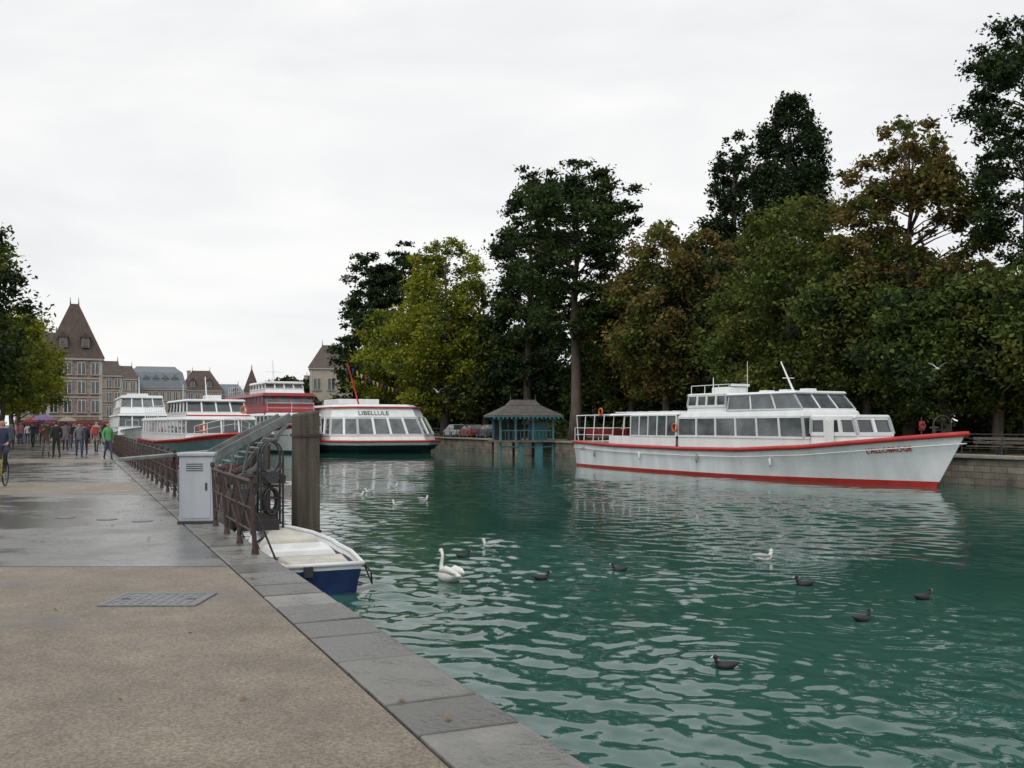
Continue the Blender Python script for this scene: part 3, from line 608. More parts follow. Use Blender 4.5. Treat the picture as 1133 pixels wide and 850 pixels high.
x,y=TD(1042,35.4); ar=Obj('iron_arch',TM(x,y,PZ,.2)); a=ar.part('arch',smooth=True); a.tube([(-.45,0,0),(-.45,0,1.3)]+[(-.45*math.cos(t),0,1.3+.45*math.sin(t)) for t in np.linspace(0,math.pi,10)]+[(.45,0,0)],.035,DKSTEEL,6); a=ar.part('bars'); a.cyl((-.45,0,1.1),(.45,0,1.1),.025,.025,DKSTEEL,6); a.cyl((0,0,1.1),(0,0,1.75),.02,.02,DKSTEEL,6); ar.done()
def bench(x,y,rot):
    o=Obj('park_bench',TM(x,y,PZ-.05,rot)); a=o.part('seat')
    for i in range(3): a.box((0,-.14+i*.14,.45),(1.7,.11,.035),PLANK)
    a=o.part('backrest')
    for i in range(2): a.box((0,.24,.62+i*.17),(1.7,.035,.11),PLANK)
    a=o.part('legs')
    for sx in(-.7,.7): a.box((sx,-.12,.22),(.05,.06,.43),DKSTEEL); a.beam((sx,.2,0),(sx,.28,.85),.05,.05,DKSTEEL); a.box((sx,.03,.4),(.05,.36,.05),DKSTEEL)
    o.done()
for px in(1090,1122,660): x,y=TD(px,36.6); bench(x,y,YAW-math.pi/2)
# ---------------------------------------------------------------- buildings
def building(name,px,d,wpx,eave,roofh,dep,nst,ncol,wall,roof,ridge=.4,gz=QZ,trim=TRIM,awn=None,dorm=0,chim=2,rot=None,mansard=False):
    x,y=G(px,d); w_=wpx*d/1100; h=eave-gz
    ob=Obj(name,TM(x,y,gz,math.atan2(-x,y) if rot is None else rot)); a=ob.part('walls'); a.box((0,dep/2,h/2),(w_,dep,h),wall)
    t=ob.part('trim'); wn=ob.part('windows'); sh=h/nst
    for i in range(1,nst): t.box((0,dep/2,i*sh),(w_+.16,dep+.16,.2),trim)
    t.box((0,dep/2,h+.05),(w_+.6,dep+.6,.36),trim)
    for sx in(-1,1): t.box((sx*(w_/2-.2),-.02,h/2-.1),(.5,.1,h-.25),trim)
    FR=WHITE
    def win(c,ax,ww,hh):
        cx,cy,cz=c
        if ax=='f':
            t.box((cx,cy-.03,cz),(ww+.3,.1,hh+.3),trim); wn.box((cx,cy-.1,cz),(ww,.06,hh),GLASS); wn.box((cx,cy-.14,cz),(.07,.04,hh),FR); t.box((cx,cy-.16,cz-hh/2-.12),(ww+.5,.22,.12),trim)
        else:
            t.box((cx+ax*.03,cy,cz),(.1,ww+.36,hh+.36),trim); wn.box((cx+ax*.1,cy,cz),(.06,ww,hh),GLASS); wn.box((cx+ax*.14,cy,cz),(.04,.07,hh),FR)
    for i in range(nst):
        for j in range(ncol):
            cx=-w_/2+w_*(j+.5)/ncol; ww=min(1.2,w_/ncol*.5); hh=min(2.1,sh*.6)
            if i==0 and awn:
                wn.box((cx,-.1,sh*.42),(w_/ncol*.75,.1,sh*.75),GLASS)
            else: win((cx,0,(i+.52)*sh),'f',ww,hh)
        nd_=max(2,int(dep/3.2))
        for j in range(nd_):
            for sx in(-1,1): win((sx*w_/2,dep*(j+.5)/nd_,(i+.52)*sh),sx,1.1,min(2,sh*.6))
    if awn:
        aw=ob.part('awning'); aw.add([(-w_/2,-.05,sh*.8),(w_/2,-.05,sh*.8),(w_/2,-1.5,sh*.62),(-w_/2,-1.5,sh*.62),(w_/2,-1.5,sh*.56),(-w_/2,-1.5,sh*.56)],[(0,1,2,3),(3,2,4,5)],awn)
    r=ob.part('roof'); X=w_/2+.4; z=h+.235; rx=X*ridge
    if mansard:
        k=.86; zm=z+roofh*.7
        r.hexa([(-X,-.4,z),(X,-.4,z),(X,dep+.4,z),(-X,dep+.4,z)],[(-X*k,dep*.12,zm),(X*k,dep*.12,zm),(X*k,dep*.88,zm),(-X*k,dep*.88,zm)],roof)
        r.hexa([(-X*k,dep*.12,zm+.01),(X*k,dep*.12,zm+.01),(X*k,dep*.88,zm+.01),(-X*k,dep*.88,zm+.01)],[(-X*.6,dep*.45,z+roofh),(X*.6,dep*.45,z+roofh),(X*.6,dep*.55,z+roofh),(-X*.6,dep*.55,z+roofh)],roof)
    else:
        r.add([(-X,-.4,z),(X,-.4,z),(X,dep+.4,z),(-X,dep+.4,z),(-rx,dep/2,z+roofh),(rx,dep/2,z+roofh)],[(0,1,5,4),(1,2,5),(2,3,4,5),(3,0,4),(3,2,1,0)],roof)
        for sx in(-1,1): r.cyl((sx*rx,dep/2,z+roofh-.2),(sx*rx,dep/2,z+roofh+1.0),.12,.03,roof,6)
    for j in range(dorm):
        cx=-w_*.4+w_*.8*(j+.5)/dorm; zz=z+roofh*.22
        t.box((cx,dep*.1,zz+.4),(1.1,1.6,1.5),wall); wn.box((cx,dep*.1-.83,zz+.4),(.7,.08,1.0),GLASS)
        r.add([(cx-.75,dep*.1-1,zz+1.16),(cx+.75,dep*.1-1,zz+1.16),(cx+.75,dep*.1+2,zz+1.16),(cx-.75,dep*.1+2,zz+1.16),(cx,dep*.1-1,zz+2.0),(cx,dep*.1+2,zz+2.0)],[(0,1,4),(1,2,5,4),(3,0,4,5),(2,3,5)],roof)
    c_=ob.part('chimneys')
    for j in range(chim):
        cx=-w_*.3+w_*.6*(j/(max(1,chim-1))); c_.box((cx,dep*.42,z+roofh*.6),(.9,.6,roofh*.7),WALLP); c_.box((cx,dep*.42,z+roofh*.95+.1),(1.1,.8,.2),trim)
    return ob.done()
AW=mat('dark_red_awning',(.10,.03,.03),.8,.2,3)
BRK=brickmat('pink_brick_wall',(.29,.21,.18),(.25,.185,.155),(.30,.27,.24),.5,.16,.85,'X',.2)
building('corner_hotel',82,150,56,12.4,8.6,9,4,4,BRK,ROOFB,.14,awn=AW,dorm=2,chim=0)
building('hotel_wing',44,158,50,12.5,5.0,12,4,4,WALLC,ROOFB,.6,awn=AW,dorm=2,chim=1)
building('townhouse',120,190,26,11.8,3.0,12,4,3,WALLP,ROOFB,.6,awn=AW,chim=1)
building('townhouse',138,215,24,12.3,3.0,12,4,3,WALLC,ROOFB,.5,awn=AW,chim=1)
building('town_hall',172,228,62,10.6,5.4,16,3,9,WALLC,ROOFG,.6,mansard=True,dorm=5,chim=3)
building('townhouse',222,250,44,11.0,5.2,14,3,6,WALLG,ROOFB,.4,dorm=2,chim=1)
building('townhouse',252,262,40,9.6,3.6,14,3,5,WALLC,ROOFG,.5,dorm=2,chim=1)
building('turret_house',278,268,16,11,6.6,5,3,2,WALLC,ROOFB,.02,chim=0)
building('townhouse',300,272,40,9.5,4.0,14,3,5,WALLP,ROOFG,.5,dorm=2,chim=1)
building('church',366,190,46,13.2,5.2,24,2,3,WALLC,ROOFB,.4,chim=0)
building('townhouse',350,240,40,9.5,5,14,3,4,WALLG,ROOFB,.5,chim=1)
# ---------------------------------------------------------------- trees
LG=leafmat('leaf_green',(.034,.055,.015),(.15,.195,.052)); LD=leafmat('leaf_dark_green',(.015,.026,.014),(.055,.082,.038),.15)
LY=leafmat('leaf_yellow_green',(.11,.14,.016),(.34,.35,.05),.4); LO=leafmat('leaf_olive',(.06,.075,.02),(.22,.225,.065)); LB=leafmat('leaf_autumn_brown',(.065,.05,.02),(.23,.17,.06))
LM=leafmat('leaf_cypress',(.022,.042,.016),(.085,.12,.042),.2)
def leafmesh(name,pts,ls,mi,mats,rng,flat=.4):
    N=len(pts); nrm=rng.normal(size=(N,3)); nrm[:,2]=nrm[:,2]+flat*np.sign(nrm[:,2]); nrm/=np.linalg.norm(nrm,axis=1)[:,None]
    a=np.cross(nrm,rng.normal(size=(N,3))); a/=np.linalg.norm(a,axis=1)[:,None]; b=np.cross(nrm,a)
    l=(ls*rng.uniform(.55,1.45,N))[:,None]; w_=l*rng.uniform(.4,.75,N)[:,None]
    sk=rng.uniform(-.3,.3,N)[:,None]
    v=np.stack([pts+a*l,pts+b*w_+a*l*sk,pts-a*l,pts-b*w_+a*l*sk],1).reshape(-1,3).astype(np.float32)
    me=bpy.data.meshes.new(name); me.vertices.add(4*N); me.vertices.foreach_set('co',v.ravel()); me.loops.add(4*N); me.loops.foreach_set('vertex_index',np.arange(4*N,dtype=np.int32))
    me.polygons.add(N); me.polygons.foreach_set('loop_start',np.arange(0,4*N,4,dtype=np.int32)); me.polygons.foreach_set('material_index',mi.astype(np.int32))
    for m in mats: me.materials.append(m)
    me.update(calc_edges=True); return me
def tree(name,x,y,prof,ncl,cr,lpc,ls,mats,probs,tr,z0=PZ,squash=.7,seed=0,limbs=30,layer=0,irr=.25,inner=.3,gap=0,lean=(0,0),trunktop=.9,pw=1.25):
    rng=np.random.default_rng(seed+11); zz=np.array([p[0] for p in prof]); rr=np.array([p[1] for p in prof]); Ht=zz[-1]
    lpc=lpc*.85; ls=ls*1.05
    zg=np.linspace(zz[0],zz[-1],300); pr=np.interp(zg,zz,rr)**pw+.02; pr/=pr.sum()
    z=rng.choice(zg,ncl,p=pr); 
    if layer: z=np.round(z/layer)*layer+rng.normal(0,layer*.12,ncl)
    th=rng.uniform(0,2*math.pi,ncl); p1,p2,p3=rng.uniform(0,6.28,3)
    mod=1+irr*np.sin(3*th+p1+z*.55)+irr*.6*np.sin(5*th+p2-z*.9)+irr*.5*np.sin(2*th+p3+z*1.7)
    rad=np.interp(z,zz,rr)*mod*rng.uniform(inner,1,ncl)**.55
    if layer: z=z-rad*.06
    c=np.stack([rad*np.cos(th)+lean[0]*z/Ht,rad*np.sin(th)+lean[1]*z/Ht,z],1)
    if gap:
        keep=(np.sin(c[:,0]*1.1+p1)*np.sin(c[:,2]*1.0+p2)*np.sin(c[:,1]*1.1+p3))<gap; c=c[keep]
    n=len(c); crr=cr*rng.uniform(.45,1.35,n)*np.clip(.45+.55*np.interp(c[:,2],zz,rr)/max(rr),.4,1)
    cnt=np.maximum(20,(lpc*(crr/cr)**2)).astype(int); idx=np.repeat(np.arange(n),cnt); N=len(idx)
    d=rng.normal(size=(N,3)); d/=np.linalg.norm(d,axis=1)[:,None]; d*=(rng.uniform(0,1,N)**.5*(1+.35*rng.normal(size=N)))[:,None]
    pts=c[idx]+d*crr[idx][:,None]*np.array([1,1,squash])
    cm=rng.choice(len(mats),n,p=probs); mi=cm[idx]; sw=rng.random(N)<.2; mi=np.where(sw,rng.choice(len(mats),N,p=probs),mi)
    me=leafmesh('crown',pts,ls,mi,mats,rng)
    e=bpy.data.objects.new(name,None); COL.objects.link(e); e.location=(x,y,z0)
    o=bpy.data.objects.new('crown',me); COL.objects.link(o); o.parent=e
    t=MB(); K=9; bend=rng.normal(0,.18,(K,2)).cumsum(0)*.5; bend[0]=0
    def tp(u):
        i=u*(K-1); f=int(min(i,K-2)); q=bend[f]*(1-(i-f))+bend[f+1]*(i-f); return Vector((q[0]+lean[0]*u*trunktop,q[1]+lean[1]*u*trunktop,Ht*trunktop*u))
    t.tube([tp(k_/(K-1))+Vector((0,0,-.2 if k_==0 else 0)) for k_ in range(K)],[tr*(1.35 if k_==0 else 1)*(1-.88*(k_/(K-1))**1.1) for k_ in range(K)],BARK,9)
    if limbs and n:
        for j in rng.choice(n,min(limbs,n),replace=False):
            q=Vector(c[j]); hr=math.hypot(q.x,q.y); u=max(.12,min(.93,(q.z-hr*.45)/(Ht*trunktop))); b=tp(u); mid=b.lerp(q,.5)+Vector((rng.normal(0,.15),rng.normal(0,.15),hr*.06))
            r0=max(.03,tr*.38*(1-.7*u)); t.tube([b,mid,q],[r0,r0*.6,r0*.22],BARK,5)
    t.obj('trunk',e,smooth=True)
    return e
def dome(zb,zt,R,k=8,pw=.5):
    return [(zb+(zt-zb)*i/k, R*max(.05,(math.sin(math.pi*min(1,(i/k)*.92+.08))**pw))) for i in range(k+1)]
x,y=TD(636,42); tree('bald_cypress',x,y,[(8.5,1.0),(10,3.0),(13,4.2),(17,4.6),(20,5.0),(22.5,4.6),(24.3,2.8),(25.3,.8)],250,1.15,270,.17,[LM,LD],[.75,.25],.55,squash=.5,seed=1,layer=1.15,irr=.22,limbs=60)
x,y=TD(583,46); tree('bald_cypress',x,y,[(4,2.5),(8,3.6),(14,3.6),(20,3.2),(25,2.5),(28,1.5),(30,.5)],210,1.2,240,.2,[LD,LM],[.5,.5],.5,squash=.6,seed=2,irr=.25,limbs=40)
x,y=TD(738,43); tree('lime_tree',x,y,dome(3.5,17.6,4.1),200,1.15,260,.16,[LB,LO,LG],[.5,.3,.2],.35,seed=3)
x,y=TD(700,48); tree('lime_tree',x,y,dome(2.5,15.5,4),130,1.2,220,.18,[LG,LB,LD],[.4,.3,.3],.35,seed=4)
x,y=TD(780,44); tree('lime_tree',x,y,dome(3,16.5,3.8),170,1.1,240,.16,[LO,LB,LD],[.35,.4,.25],.35,seed=5)
x,y=TD(815,54); tree('giant_sequoia',x,y,[(6,3.6),(12,3.3),(17,2.9),(21,2.6),(24.0,2.2),(26.0,1.5),(27.3,.5)],330,.85,230,.16,[LD],[1],.7,squash=.9,seed=6,irr=.12,pw=.8)
x,y=TD(874,52); tree('giant_sequoia',x,y,[(8,3.9),(14,3.5),(19,3.0),(22,2.7),(24.5,2.3),(26,1.7),(27.2,.8)],460,.9,250,.15,[LD],[1],.8,squash=.9,seed=7,irr=.05,pw=.6)
x,y=TD(880,41); tree('maple_tree',x,y,[(1.6,2.5),(3,4.3),(6,5.0),(9,4.7),(12,3.9),(14.5,2.6),(15.8,.6)],280,1.05,290,.13,[LG,LO],[.6,.4],.35,seed=8,irr=.2)
x,y=TD(840,45); tree('maple_tree',x,y,dome(2,12,3.4),120,1.0,220,.15,[LG,LD],[.6,.4],.3,seed=9)
x,y=TD(1005,42); tree('horse_chestnut',x,y,[(6,2.2),(8,3.4),(11,3.7),(14,3.5),(16.3,2.8),(17.8,1.2)],190,.75,260,.125,[LB,LO,LG],[.45,.33,.22],.33,seed=10,irr=.25,limbs=90,gap=.4)
x,y=TD(960,41); tree('chestnut_tree',x,y,dome(1.5,12.5,3.7),180,1.0,260,.13,[LG,LD,LO],[.5,.25,.25],.3,seed=12)
x,y=TD(1045,40); tree('chestnut_tree',x,y,dome(1.6,9.5,3.8),180,.95,260,.12,[LD,LG],[.4,.6],.3,seed=13)
x,y=TD(1105,41); tree('chestnut_tree',x,y,dome(2.4,9.0,3.7),170,.95,260,.12,[LG,LD,LO],[.5,.25,.25],.3,seed=14)
x,y=TD(1085,47); tree('chestnut_tree',x,y,dome(1.8,10.8,4.2),150,1.0,240,.14,[LO,LG],[.5,.5],.3,seed=15)
x,y=TD(1180,44); tree('chestnut_tree',x,y,dome(1.8,10,4.2),140,1.0,230,.14,[LG,LD],[.5,.5],.3,seed=16)
x,y=TD(1140,43); tree('scots_pine',x,y,[(9.2,1.4),(11,2.3),(14,2.8),(17,3.1),(19.5,2.7),(21,1.4),(21.8,.6)],200,.75,300,.10,[LD,LM],[.6,.4],.3,squash=.6,seed=17,irr=.16,limbs=60,layer=.9)
x,y=TD(492,40); tree('ash_tree',x,y,[(2.5,4),(6,6.3),(11,7.0),(16,6.0),(20,4.4),(22.5,2.2),(23.6,.6)],300,1.4,280,.2,[LY,LG],[.74,.26],.5,seed=18,irr=.22,limbs=50)
x,y=TD(440,40.5); tree('ash_tree',x,y,dome(3,17.5,5.2),170,1.4,230,.23,[LY,LG],[.65,.35],.4,seed=19)
x,y=TD(446,46); tree('cedar_tree',x,y,[(3,5),(10,6.5),(18,6),(23,5.0),(26,4.2),(28.2,3.0),(29,1)],230,1.5,230,.27,[LD],[1],.7,squash=.4,seed=20,layer=1.8,irr=.25,limbs=50)
x,y=TD(408,42); tree('cedar_tree',x,y,[(2,4.5),(10,5),(18,4.2),(24,3),(27,1.5),(29,.5)],200,1.4,230,.26,[LD,LM],[.7,.3],.6,squash=.55,seed=21,irr=.2)
x,y=TD(535,43); tree('lime_tree',x,y,dome(2.5,14,4.5),130,1.4,210,.22,[LG,LD],[.6,.4],.4,seed=22)
for i,(px,t,h) in enumerate([(600,52,14),(660,50,15),(720,56,16),(770,54,17),(860,58,18),(930,52,16),(985,50,14),(560,50,13),(520,50,12)]):
    x,y=TD(px,t); tree('lime_tree',x,y,dome(1.5,h,4.6),90,1.6,150,.28,[LD,LG],[.65,.35],.35,seed=40+i,limbs=10)
rows=[(-6.3,68,15.2,3.6,(LD,LG,LO),.15),(-6.1,84,11.2,4.3,(LY,LO,LG),.2),(-5.9,98,11.0,4.5,(LY,LO,LG),.2),(-5.8,113,10.8,4.5,(LY,LO,LG),.2),(-5.8,130,10.2,4.4,(LY,LG,LO),.2)]
for i,(t,s,h,R,ms,ir) in enumerate(rows):
    p=Q(t,s); tree('plane_tree',p.x,p.y,dome(3.2,h,R),150,1.1,250,.15,list(ms),[.6,.25,.15],.28,z0=QZ,seed=60+i,irr=ir)
def mass(name,ranges,cr,lpc,ls,mats,probs,seed):
    rng=np.random.default_rng(seed); C=[]
    for (t0,t1,s0,s1,z0,z1,n) in ranges:
        t=rng.uniform(t0,t1,n); s=rng.uniform(s0,s1,n); zt=z1*(.7+.2*np.sin(s*.35+t)+.15*np.sin(s*.13)); z=z0+(zt-z0)*rng.uniform(0,1,n)**.8
        C.append(np.stack([t,s,z],1))
    c=np.concatenate(C); n=len(c); crr=cr*rng.uniform(.6,1.3,n); idx=np.repeat(np.arange(n),lpc); N=len(idx)
    d=rng.normal(size=(N,3)); d/=np.linalg.norm(d,axis=1)[:,None]; d*=rng.uniform(0,1,N)[:,None]**.4
    pts=c[idx]+d*crr[idx][:,None]*np.array([1,1,.8]); cm=rng.choice(len(mats),n,p=probs)
    me=leafmesh(name,pts,ls,cm[idx],mats,rng); o=bpy.data.objects.new(name,me); COL.objects.link(o); o.matrix_world=QM
mass('distant_trees',[(58,63,-5,190,0,13,600),(34,60,186,200,0,13,180)],2.5,90,.6,[LD,LG],[.75,.25],90)
mass('shrubbery',[(45,50,38,120,PZ,3.6,380),(50,54,0,40,PZ,3.4,150)],1.1,120,.2,[LD,LG],[.6,.4],91)
# ---------------------------------------------------------------- people
HAIR=mat('dark_hair',(.03,.02,.015),.7); SHOE=mat('shoe',(.02,.02,.02),.6)
def cloth(n_,c_): return mat(n_,c_,.85,.15,6,bump=.2)
def skinned(verts,edges,rad,root=0,sub=1):
    me=bpy.data.meshes.new('tmp'); me.from_pydata(verts,edges,[]); ob=bpy.data.objects.new('tmp',me); COL.objects.link(ob)
    m=ob.modifiers.new('s','SKIN'); 
    for i,r_ in enumerate(rad): me.skin_vertices[0].data[i].radius=r_ if hasattr(r_,'__len__') else (r_,r_)
    me.skin_vertices[0].data[root].use_root=True
    s_=ob.modifiers.new('d','SUBSURF'); s_.levels=sub; s_.render_levels=sub
    dg=bpy.context.evaluated_depsgraph_get(); out=bpy.data.meshes.new_from_object(ob.evaluated_get(dg)); bpy.data.objects.remove(ob); return out
def person(name,M,coat,trous,hair=HAIR,stride=.2,arms='walk',hood=False,sit=False,umb=None,bag=None,long=False):
    st=stride
    if sit: hipL,hipR=[(-.1,.02,.93),(-.15,.38,.86),(-.14,.36,.42),(-.14,.5,.38)],[(.1,.02,.93),(.15,.32,.66),(.14,.2,.22),(.14,.34,.2)]
    else: hipL,hipR=[(-.09,0,.9),(-.1,st*.45,.49),(-.1,st*.6,.09),(-.1,st*.6+.15,.045)],[(.09,0,.9),(.1,-st*.1,.49),(.1,-st*.8,.11),(.1,-st*.8+.14,.045)]
    if arms=='bars': aL,aR=[(-.25,.22,1.2),(-.22,.48,1.1)],[(.25,.22,1.2),(.22,.48,1.1)]
    elif arms=='umb': aL,aR=[(-.25,.0,1.16),(-.24,.1,.9)],[(.25,.06,1.15),(.16,.24,1.3)]
    else: aL,aR=[(-.25,-.06,1.15),(-.25,-.02-st*.3,.9)],[(.25,.04,1.15),(.25,.1+st*.3,.92)]
    V=[(0,0,.96),(0,.0,1.16),(0,.0,1.36),(0,.01,1.5),(0,.025,1.6),(0,.02,1.69),
       (-.15,0,1.43),aL[0],aL[1],(.15,0,1.43),aR[0],aR[1]]+hipL+hipR
    R=[(.15,.11),(.135,.1),(.165,.115),.055,.082,.085,.068,.05,.032,.068,.05,.032]+[.09,.065,.042,.04]*2
    E=[(0,1),(1,2),(2,3),(3,4),(4,5),(2,6),(6,7),(7,8),(2,9),(9,10),(10,11),(0,12),(12,13),(13,14),(14,15),(0,16),(16,17),(17,18),(18,19)]
    me=skinned(V,E,R); ms=[coat,trous,SKIN,hair,SHOE]
    for m in ms: me.materials.append(m)
    hl,hr=Vector(aL[1]),Vector(aR[1])
    for p in me.polygons:
        c=p.center; k=0; p.use_smooth=True
        if c.z>1.5: k=2 if (c.y>.045 and c.z<1.7) else 3
        if c.z>1.5 and c.z<1.56: k=2
        if hood and k==3: k=0
        lim=.62 if long else .9
        if c.z<lim+.03 and abs(c.x)<.215: k=1
        if (c-hl).length<.05 or (c-hr).length<.05: k=2
        foot=min((c-Vector(V[q])).length for q in(14,15,18,19))
        if foot<.12: k=4
        p.material_index=k
    body=bpy.data.objects.new('body',me); COL.objects.link(body)
    d=MB()
    for h_,el,sx in((hl,Vector(aL[0]),-1),(hr,Vector(aR[0]),1)):
        f=(h_-el).normalized(); side=Vector((0,1,0)) if abs(f.y)<.7 else Vector((1,0,0)); s2=(side-f*side.dot(f)).normalized(); n3=f.cross(s2)
        d.tube([h_,h_+f*.05,h_+f*.095],[.028,.036,.03],SKIN,6)
        for k_,(o_,l_) in enumerate(((-.027,.06),(-.009,.072),(.009,.068),(.026,.052))):
            b_=h_+f*.09+s2*o_; d.tube([b_,b_+f*l_*.55,b_+f*l_*.8-n3*sx*.02],[.009,.008,.006],SKIN,5)
        b_=h_+f*.035+s2*.03; d.tube([b_,b_+s2*.025+f*.03,b_+s2*.03+f*.055],[.011,.009,.007],SKIN,5)
    d.tube([(0,.1,1.64),(0,.125,1.615),(0,.1,1.605)],[.008,.014,.01],SKIN,5)
    for sx in(-1,1):
        d.tube([(sx*.03,.098,1.645),(sx*.03,.104,1.645)],[.011,.008],SHOE,6); d.tube([(sx*.085,.02,1.6),(sx*.098,.015,1.63),(sx*.088,.02,1.66)],[.01,.016,.01],SKIN,5)
    d.tube([(-.025,.1,1.573),(.025,.1,1.573)],[.006,.006],RED,5)
    e=bpy.data.objects.new(name,None); COL.objects.link(e); e.matrix_world=M; body.parent=e; d.obj('hands_and_face',e,smooth=True)
    if bag:
        b_=MB(); b_.hexa([(-.15,-.26,1.0),(.15,-.26,1.0),(.15,-.11,1.0),(-.15,-.11,1.0)],[(-.12,-.22,1.42),(.12,-.22,1.42),(.12,-.11,1.42),(-.12,-.11,1.42)],bag); b_.obj('backpack',e,bevel=.03)
    if umb:
        u=MB(); hx,hy,hz=aR[1]; u.cyl((hx,hy,hz-.05),(hx-.06,hy-.08,hz+.75),.01,.008,DKSTEEL,6); c=Vector((hx-.06,hy-.08,hz+.72)); prev=None
        rings=[(0,.02),(.22,-.02),(.42,-.12),(.54,-.24)]; n=8
        for i in range(len(rings)-1):
            for k_ in range(n):
                P=[]
                for (rr_,zz_),kk_ in((rings[i],k_),(rings[i],k_+1),(rings[i+1],k_+1),(rings[i+1],k_)):
                    t_=2*math.pi*kk_/n; P.append(c+Vector((rr_*math.cos(t_),rr_*math.sin(t_),zz_)))
                if i==0: u.add([P[0],P[2],P[3]],[(0,1,2)],umb)
                else: u.add(P,[(0,1,2,3)],umb)
        u.obj('umbrella',e)
    return e
C={k_:cloth(k_+'_cloth',v_) for k_,v_ in dict(black=(.02,.02,.022),navy=(.025,.035,.07),grey=(.14,.14,.15),red=(.33,.035,.04),green=(.10,.33,.12),white=(.55,.55,.55),jean=(.05,.07,.12),beige=(.3,.25,.18),pink=(.42,.16,.2),brown=(.09,.06,.045),purple=(.16,.11,.22),blue=(.05,.11,.3)).items()}
PP=[(50,506,'brown','grey',.25,'umb','purple',None),(62,507,'black','black',.2,'walk',None,None),(75,494,'red','jean',.2,'walk',None,None),(87,506,'grey','jean',.3,'walk',None,'black'),(93,504,'navy','black',.15,'walk',None,None),
    (106,501,'beige','brown',.2,'walk',None,'red'),(119,509,'green','jean',.3,'walk',None,None),(98,491,'red','black',.2,'walk',None,None),(30,491,'white','navy',.2,'walk',None,None),(22,493,'pink','jean',.2,'walk',None,None),
    (112,493,'black','jean',.2,'walk',None,None),(68,490,'pink','jean',.2,'umb','black',None),(82,489,'white','black',.2,'walk',None,None),(41,490,'black','grey',.2,'umb','navy',None),(57,489,'blue','black',.2,'walk',None,None),(12,497,'grey','black',.2,'walk',None,None),(90,487,'red','grey',.2,'walk',None,None),(103,488,'red','jean',.2,'walk',None,None),
    (36,496,'navy','black',.2,'umb','red',None),(25,488,'black','jean',.2,'umb','black',None),(72,499,'grey','black',.2,'umb','beige',None),(81,497,'black','jean',.2,'walk',None,None),(109,487,'white','jean',.2,'walk',None,None),(64,494,'beige','jean',.2,'walk',None,None),(46,493,'red','black',.2,'walk',None,None)]
for i,(px,py,ct,tr_,st,ar,um,bg) in enumerate(PP):
    d=1760/(py-470); x,y=G(px,d); away=(i%3!=0)
    person('pedestrian',TM(x,y,QZ,(YAW if away else YAW+math.pi)+random.uniform(-.4,.4),random.uniform(.95,1.05)),C[ct],C[tr_],stride=st,arms=ar,umb=C[um] if um else None,bag=C[bg] if bg else None,hood=(i%4==1),long=(i%5==0))
x,y=G(0,25.5); cyM=TM(x,y,QZ,math.pi+.25)
bc=Obj('bicycle',cyM); a=bc.part('wheels')
for yy in(-.5,.55):
    a.tube([(0,yy+.34*math.cos(t),.35+.34*math.sin(t)) for t in np.linspace(0,2*math.pi,25)[:-1]],.018,BLACK,6,closed=True)
    for t in np.linspace(0,math.pi,8)[:-1]: a.cyl((0,yy+.33*math.cos(t),.35+.33*math.sin(t)),(0,yy-.33*math.cos(t),.35-.33*math.sin(t)),.003,.003,STEEL,4)
YB=mat('yellow_bike_paint',(.5,.4,.05),.4)
a=bc.part('frame')
for p,q in(((0,-.5,.35),(0,-.05,.3)),((0,-.05,.3),(0,.4,.8)),((0,-.2,.82),(0,.4,.85)),((0,-.05,.3),(0,-.22,.9)),((0,-.5,.35),(0,-.2,.82)),((0,.55,.35),(0,.38,1.0))): a.cyl(p,q,.018,.018,YB,6)
a.cyl((-.24,.42,1.08),(.24,.42,1.08),.014,.014,DKSTEEL,6); a.cyl((0,.38,.98),(0,.42,1.08),.016,.016,DKSTEEL,6); a.box((0,-.24,.92),(.16,.26,.05),BLACK); a.cyl((-.14,-.05,.42),(.14,-.05,.22),.015,.015,DKSTEEL,6)
a.box((0,.72,.85),(.34,.28,.24),DKSTEEL)
bc.done()
person('cyclist',cyM@TM(0,-.22,.02),C['navy'],C['black'],sit=True,arms='bars')
# ---------------------------------------------------------------- birds
BW=mat('white_feathers',(.74,.74,.70),.7,.06,9); BGY=mat('grey_feathers',(.38,.40,.42),.7,.1,9); BB=mat('black_feathers',(.018,.018,.02),.6,.3,9); BO=mat('orange_bill',(.55,.17,.03),.5); BK=mat('black_bill',(.01,.01,.01),.5)
def swan(M):
    o=Obj('mute_swan',M); a=o.part('body',smooth=True)
    a.loft([(-.62,.2,.015,.01),(-.5,.19,.09,.05),(-.35,.16,.17,.12),(-.12,.13,.22,.18),(.12,.12,.22,.17),(.3,.12,.16,.13),(.4,.14,.09,.09)],BW,14)
    for sg in(-1,1): 
        w_=[(-.6,.26,.02),(-.4,.3,.07),(-.1,.3,.09),(.15,.22,.06)]; a.tube([(x_,sg*(.12 if x_<.1 else .14),z_) for x_,z_,r_ in w_],[r_ for _,_,r_ in w_],BW,8)
    a.tube([(.3,0,.13),(.42,0,.24),(.43,0,.36),(.38,0,.48),(.36,0,.58),(.4,0,.66),(.47,0,.68)],[.085,.06,.045,.038,.036,.04,.03],BW,10)
    a.tube([(.38,0,.67),(.44,0,.685),(.5,0,.67),(.53,0,.655)],[.02,.05,.04,.02],BW,10)
    b=o.part('bill',smooth=True); b.tube([(.5,0,.665),(.56,0,.645),(.62,0,.625)],[(.022),(.018),(.01)],BO,8); b.tube([(.505,0,.68),(.525,0,.69)],[.014,.012],BK,6)
    for sg in(-1,1): b.tube([(.47,sg*.034,.685),(.475,sg*.042,.685)],[.009,.006],BK,6)
    o.done()
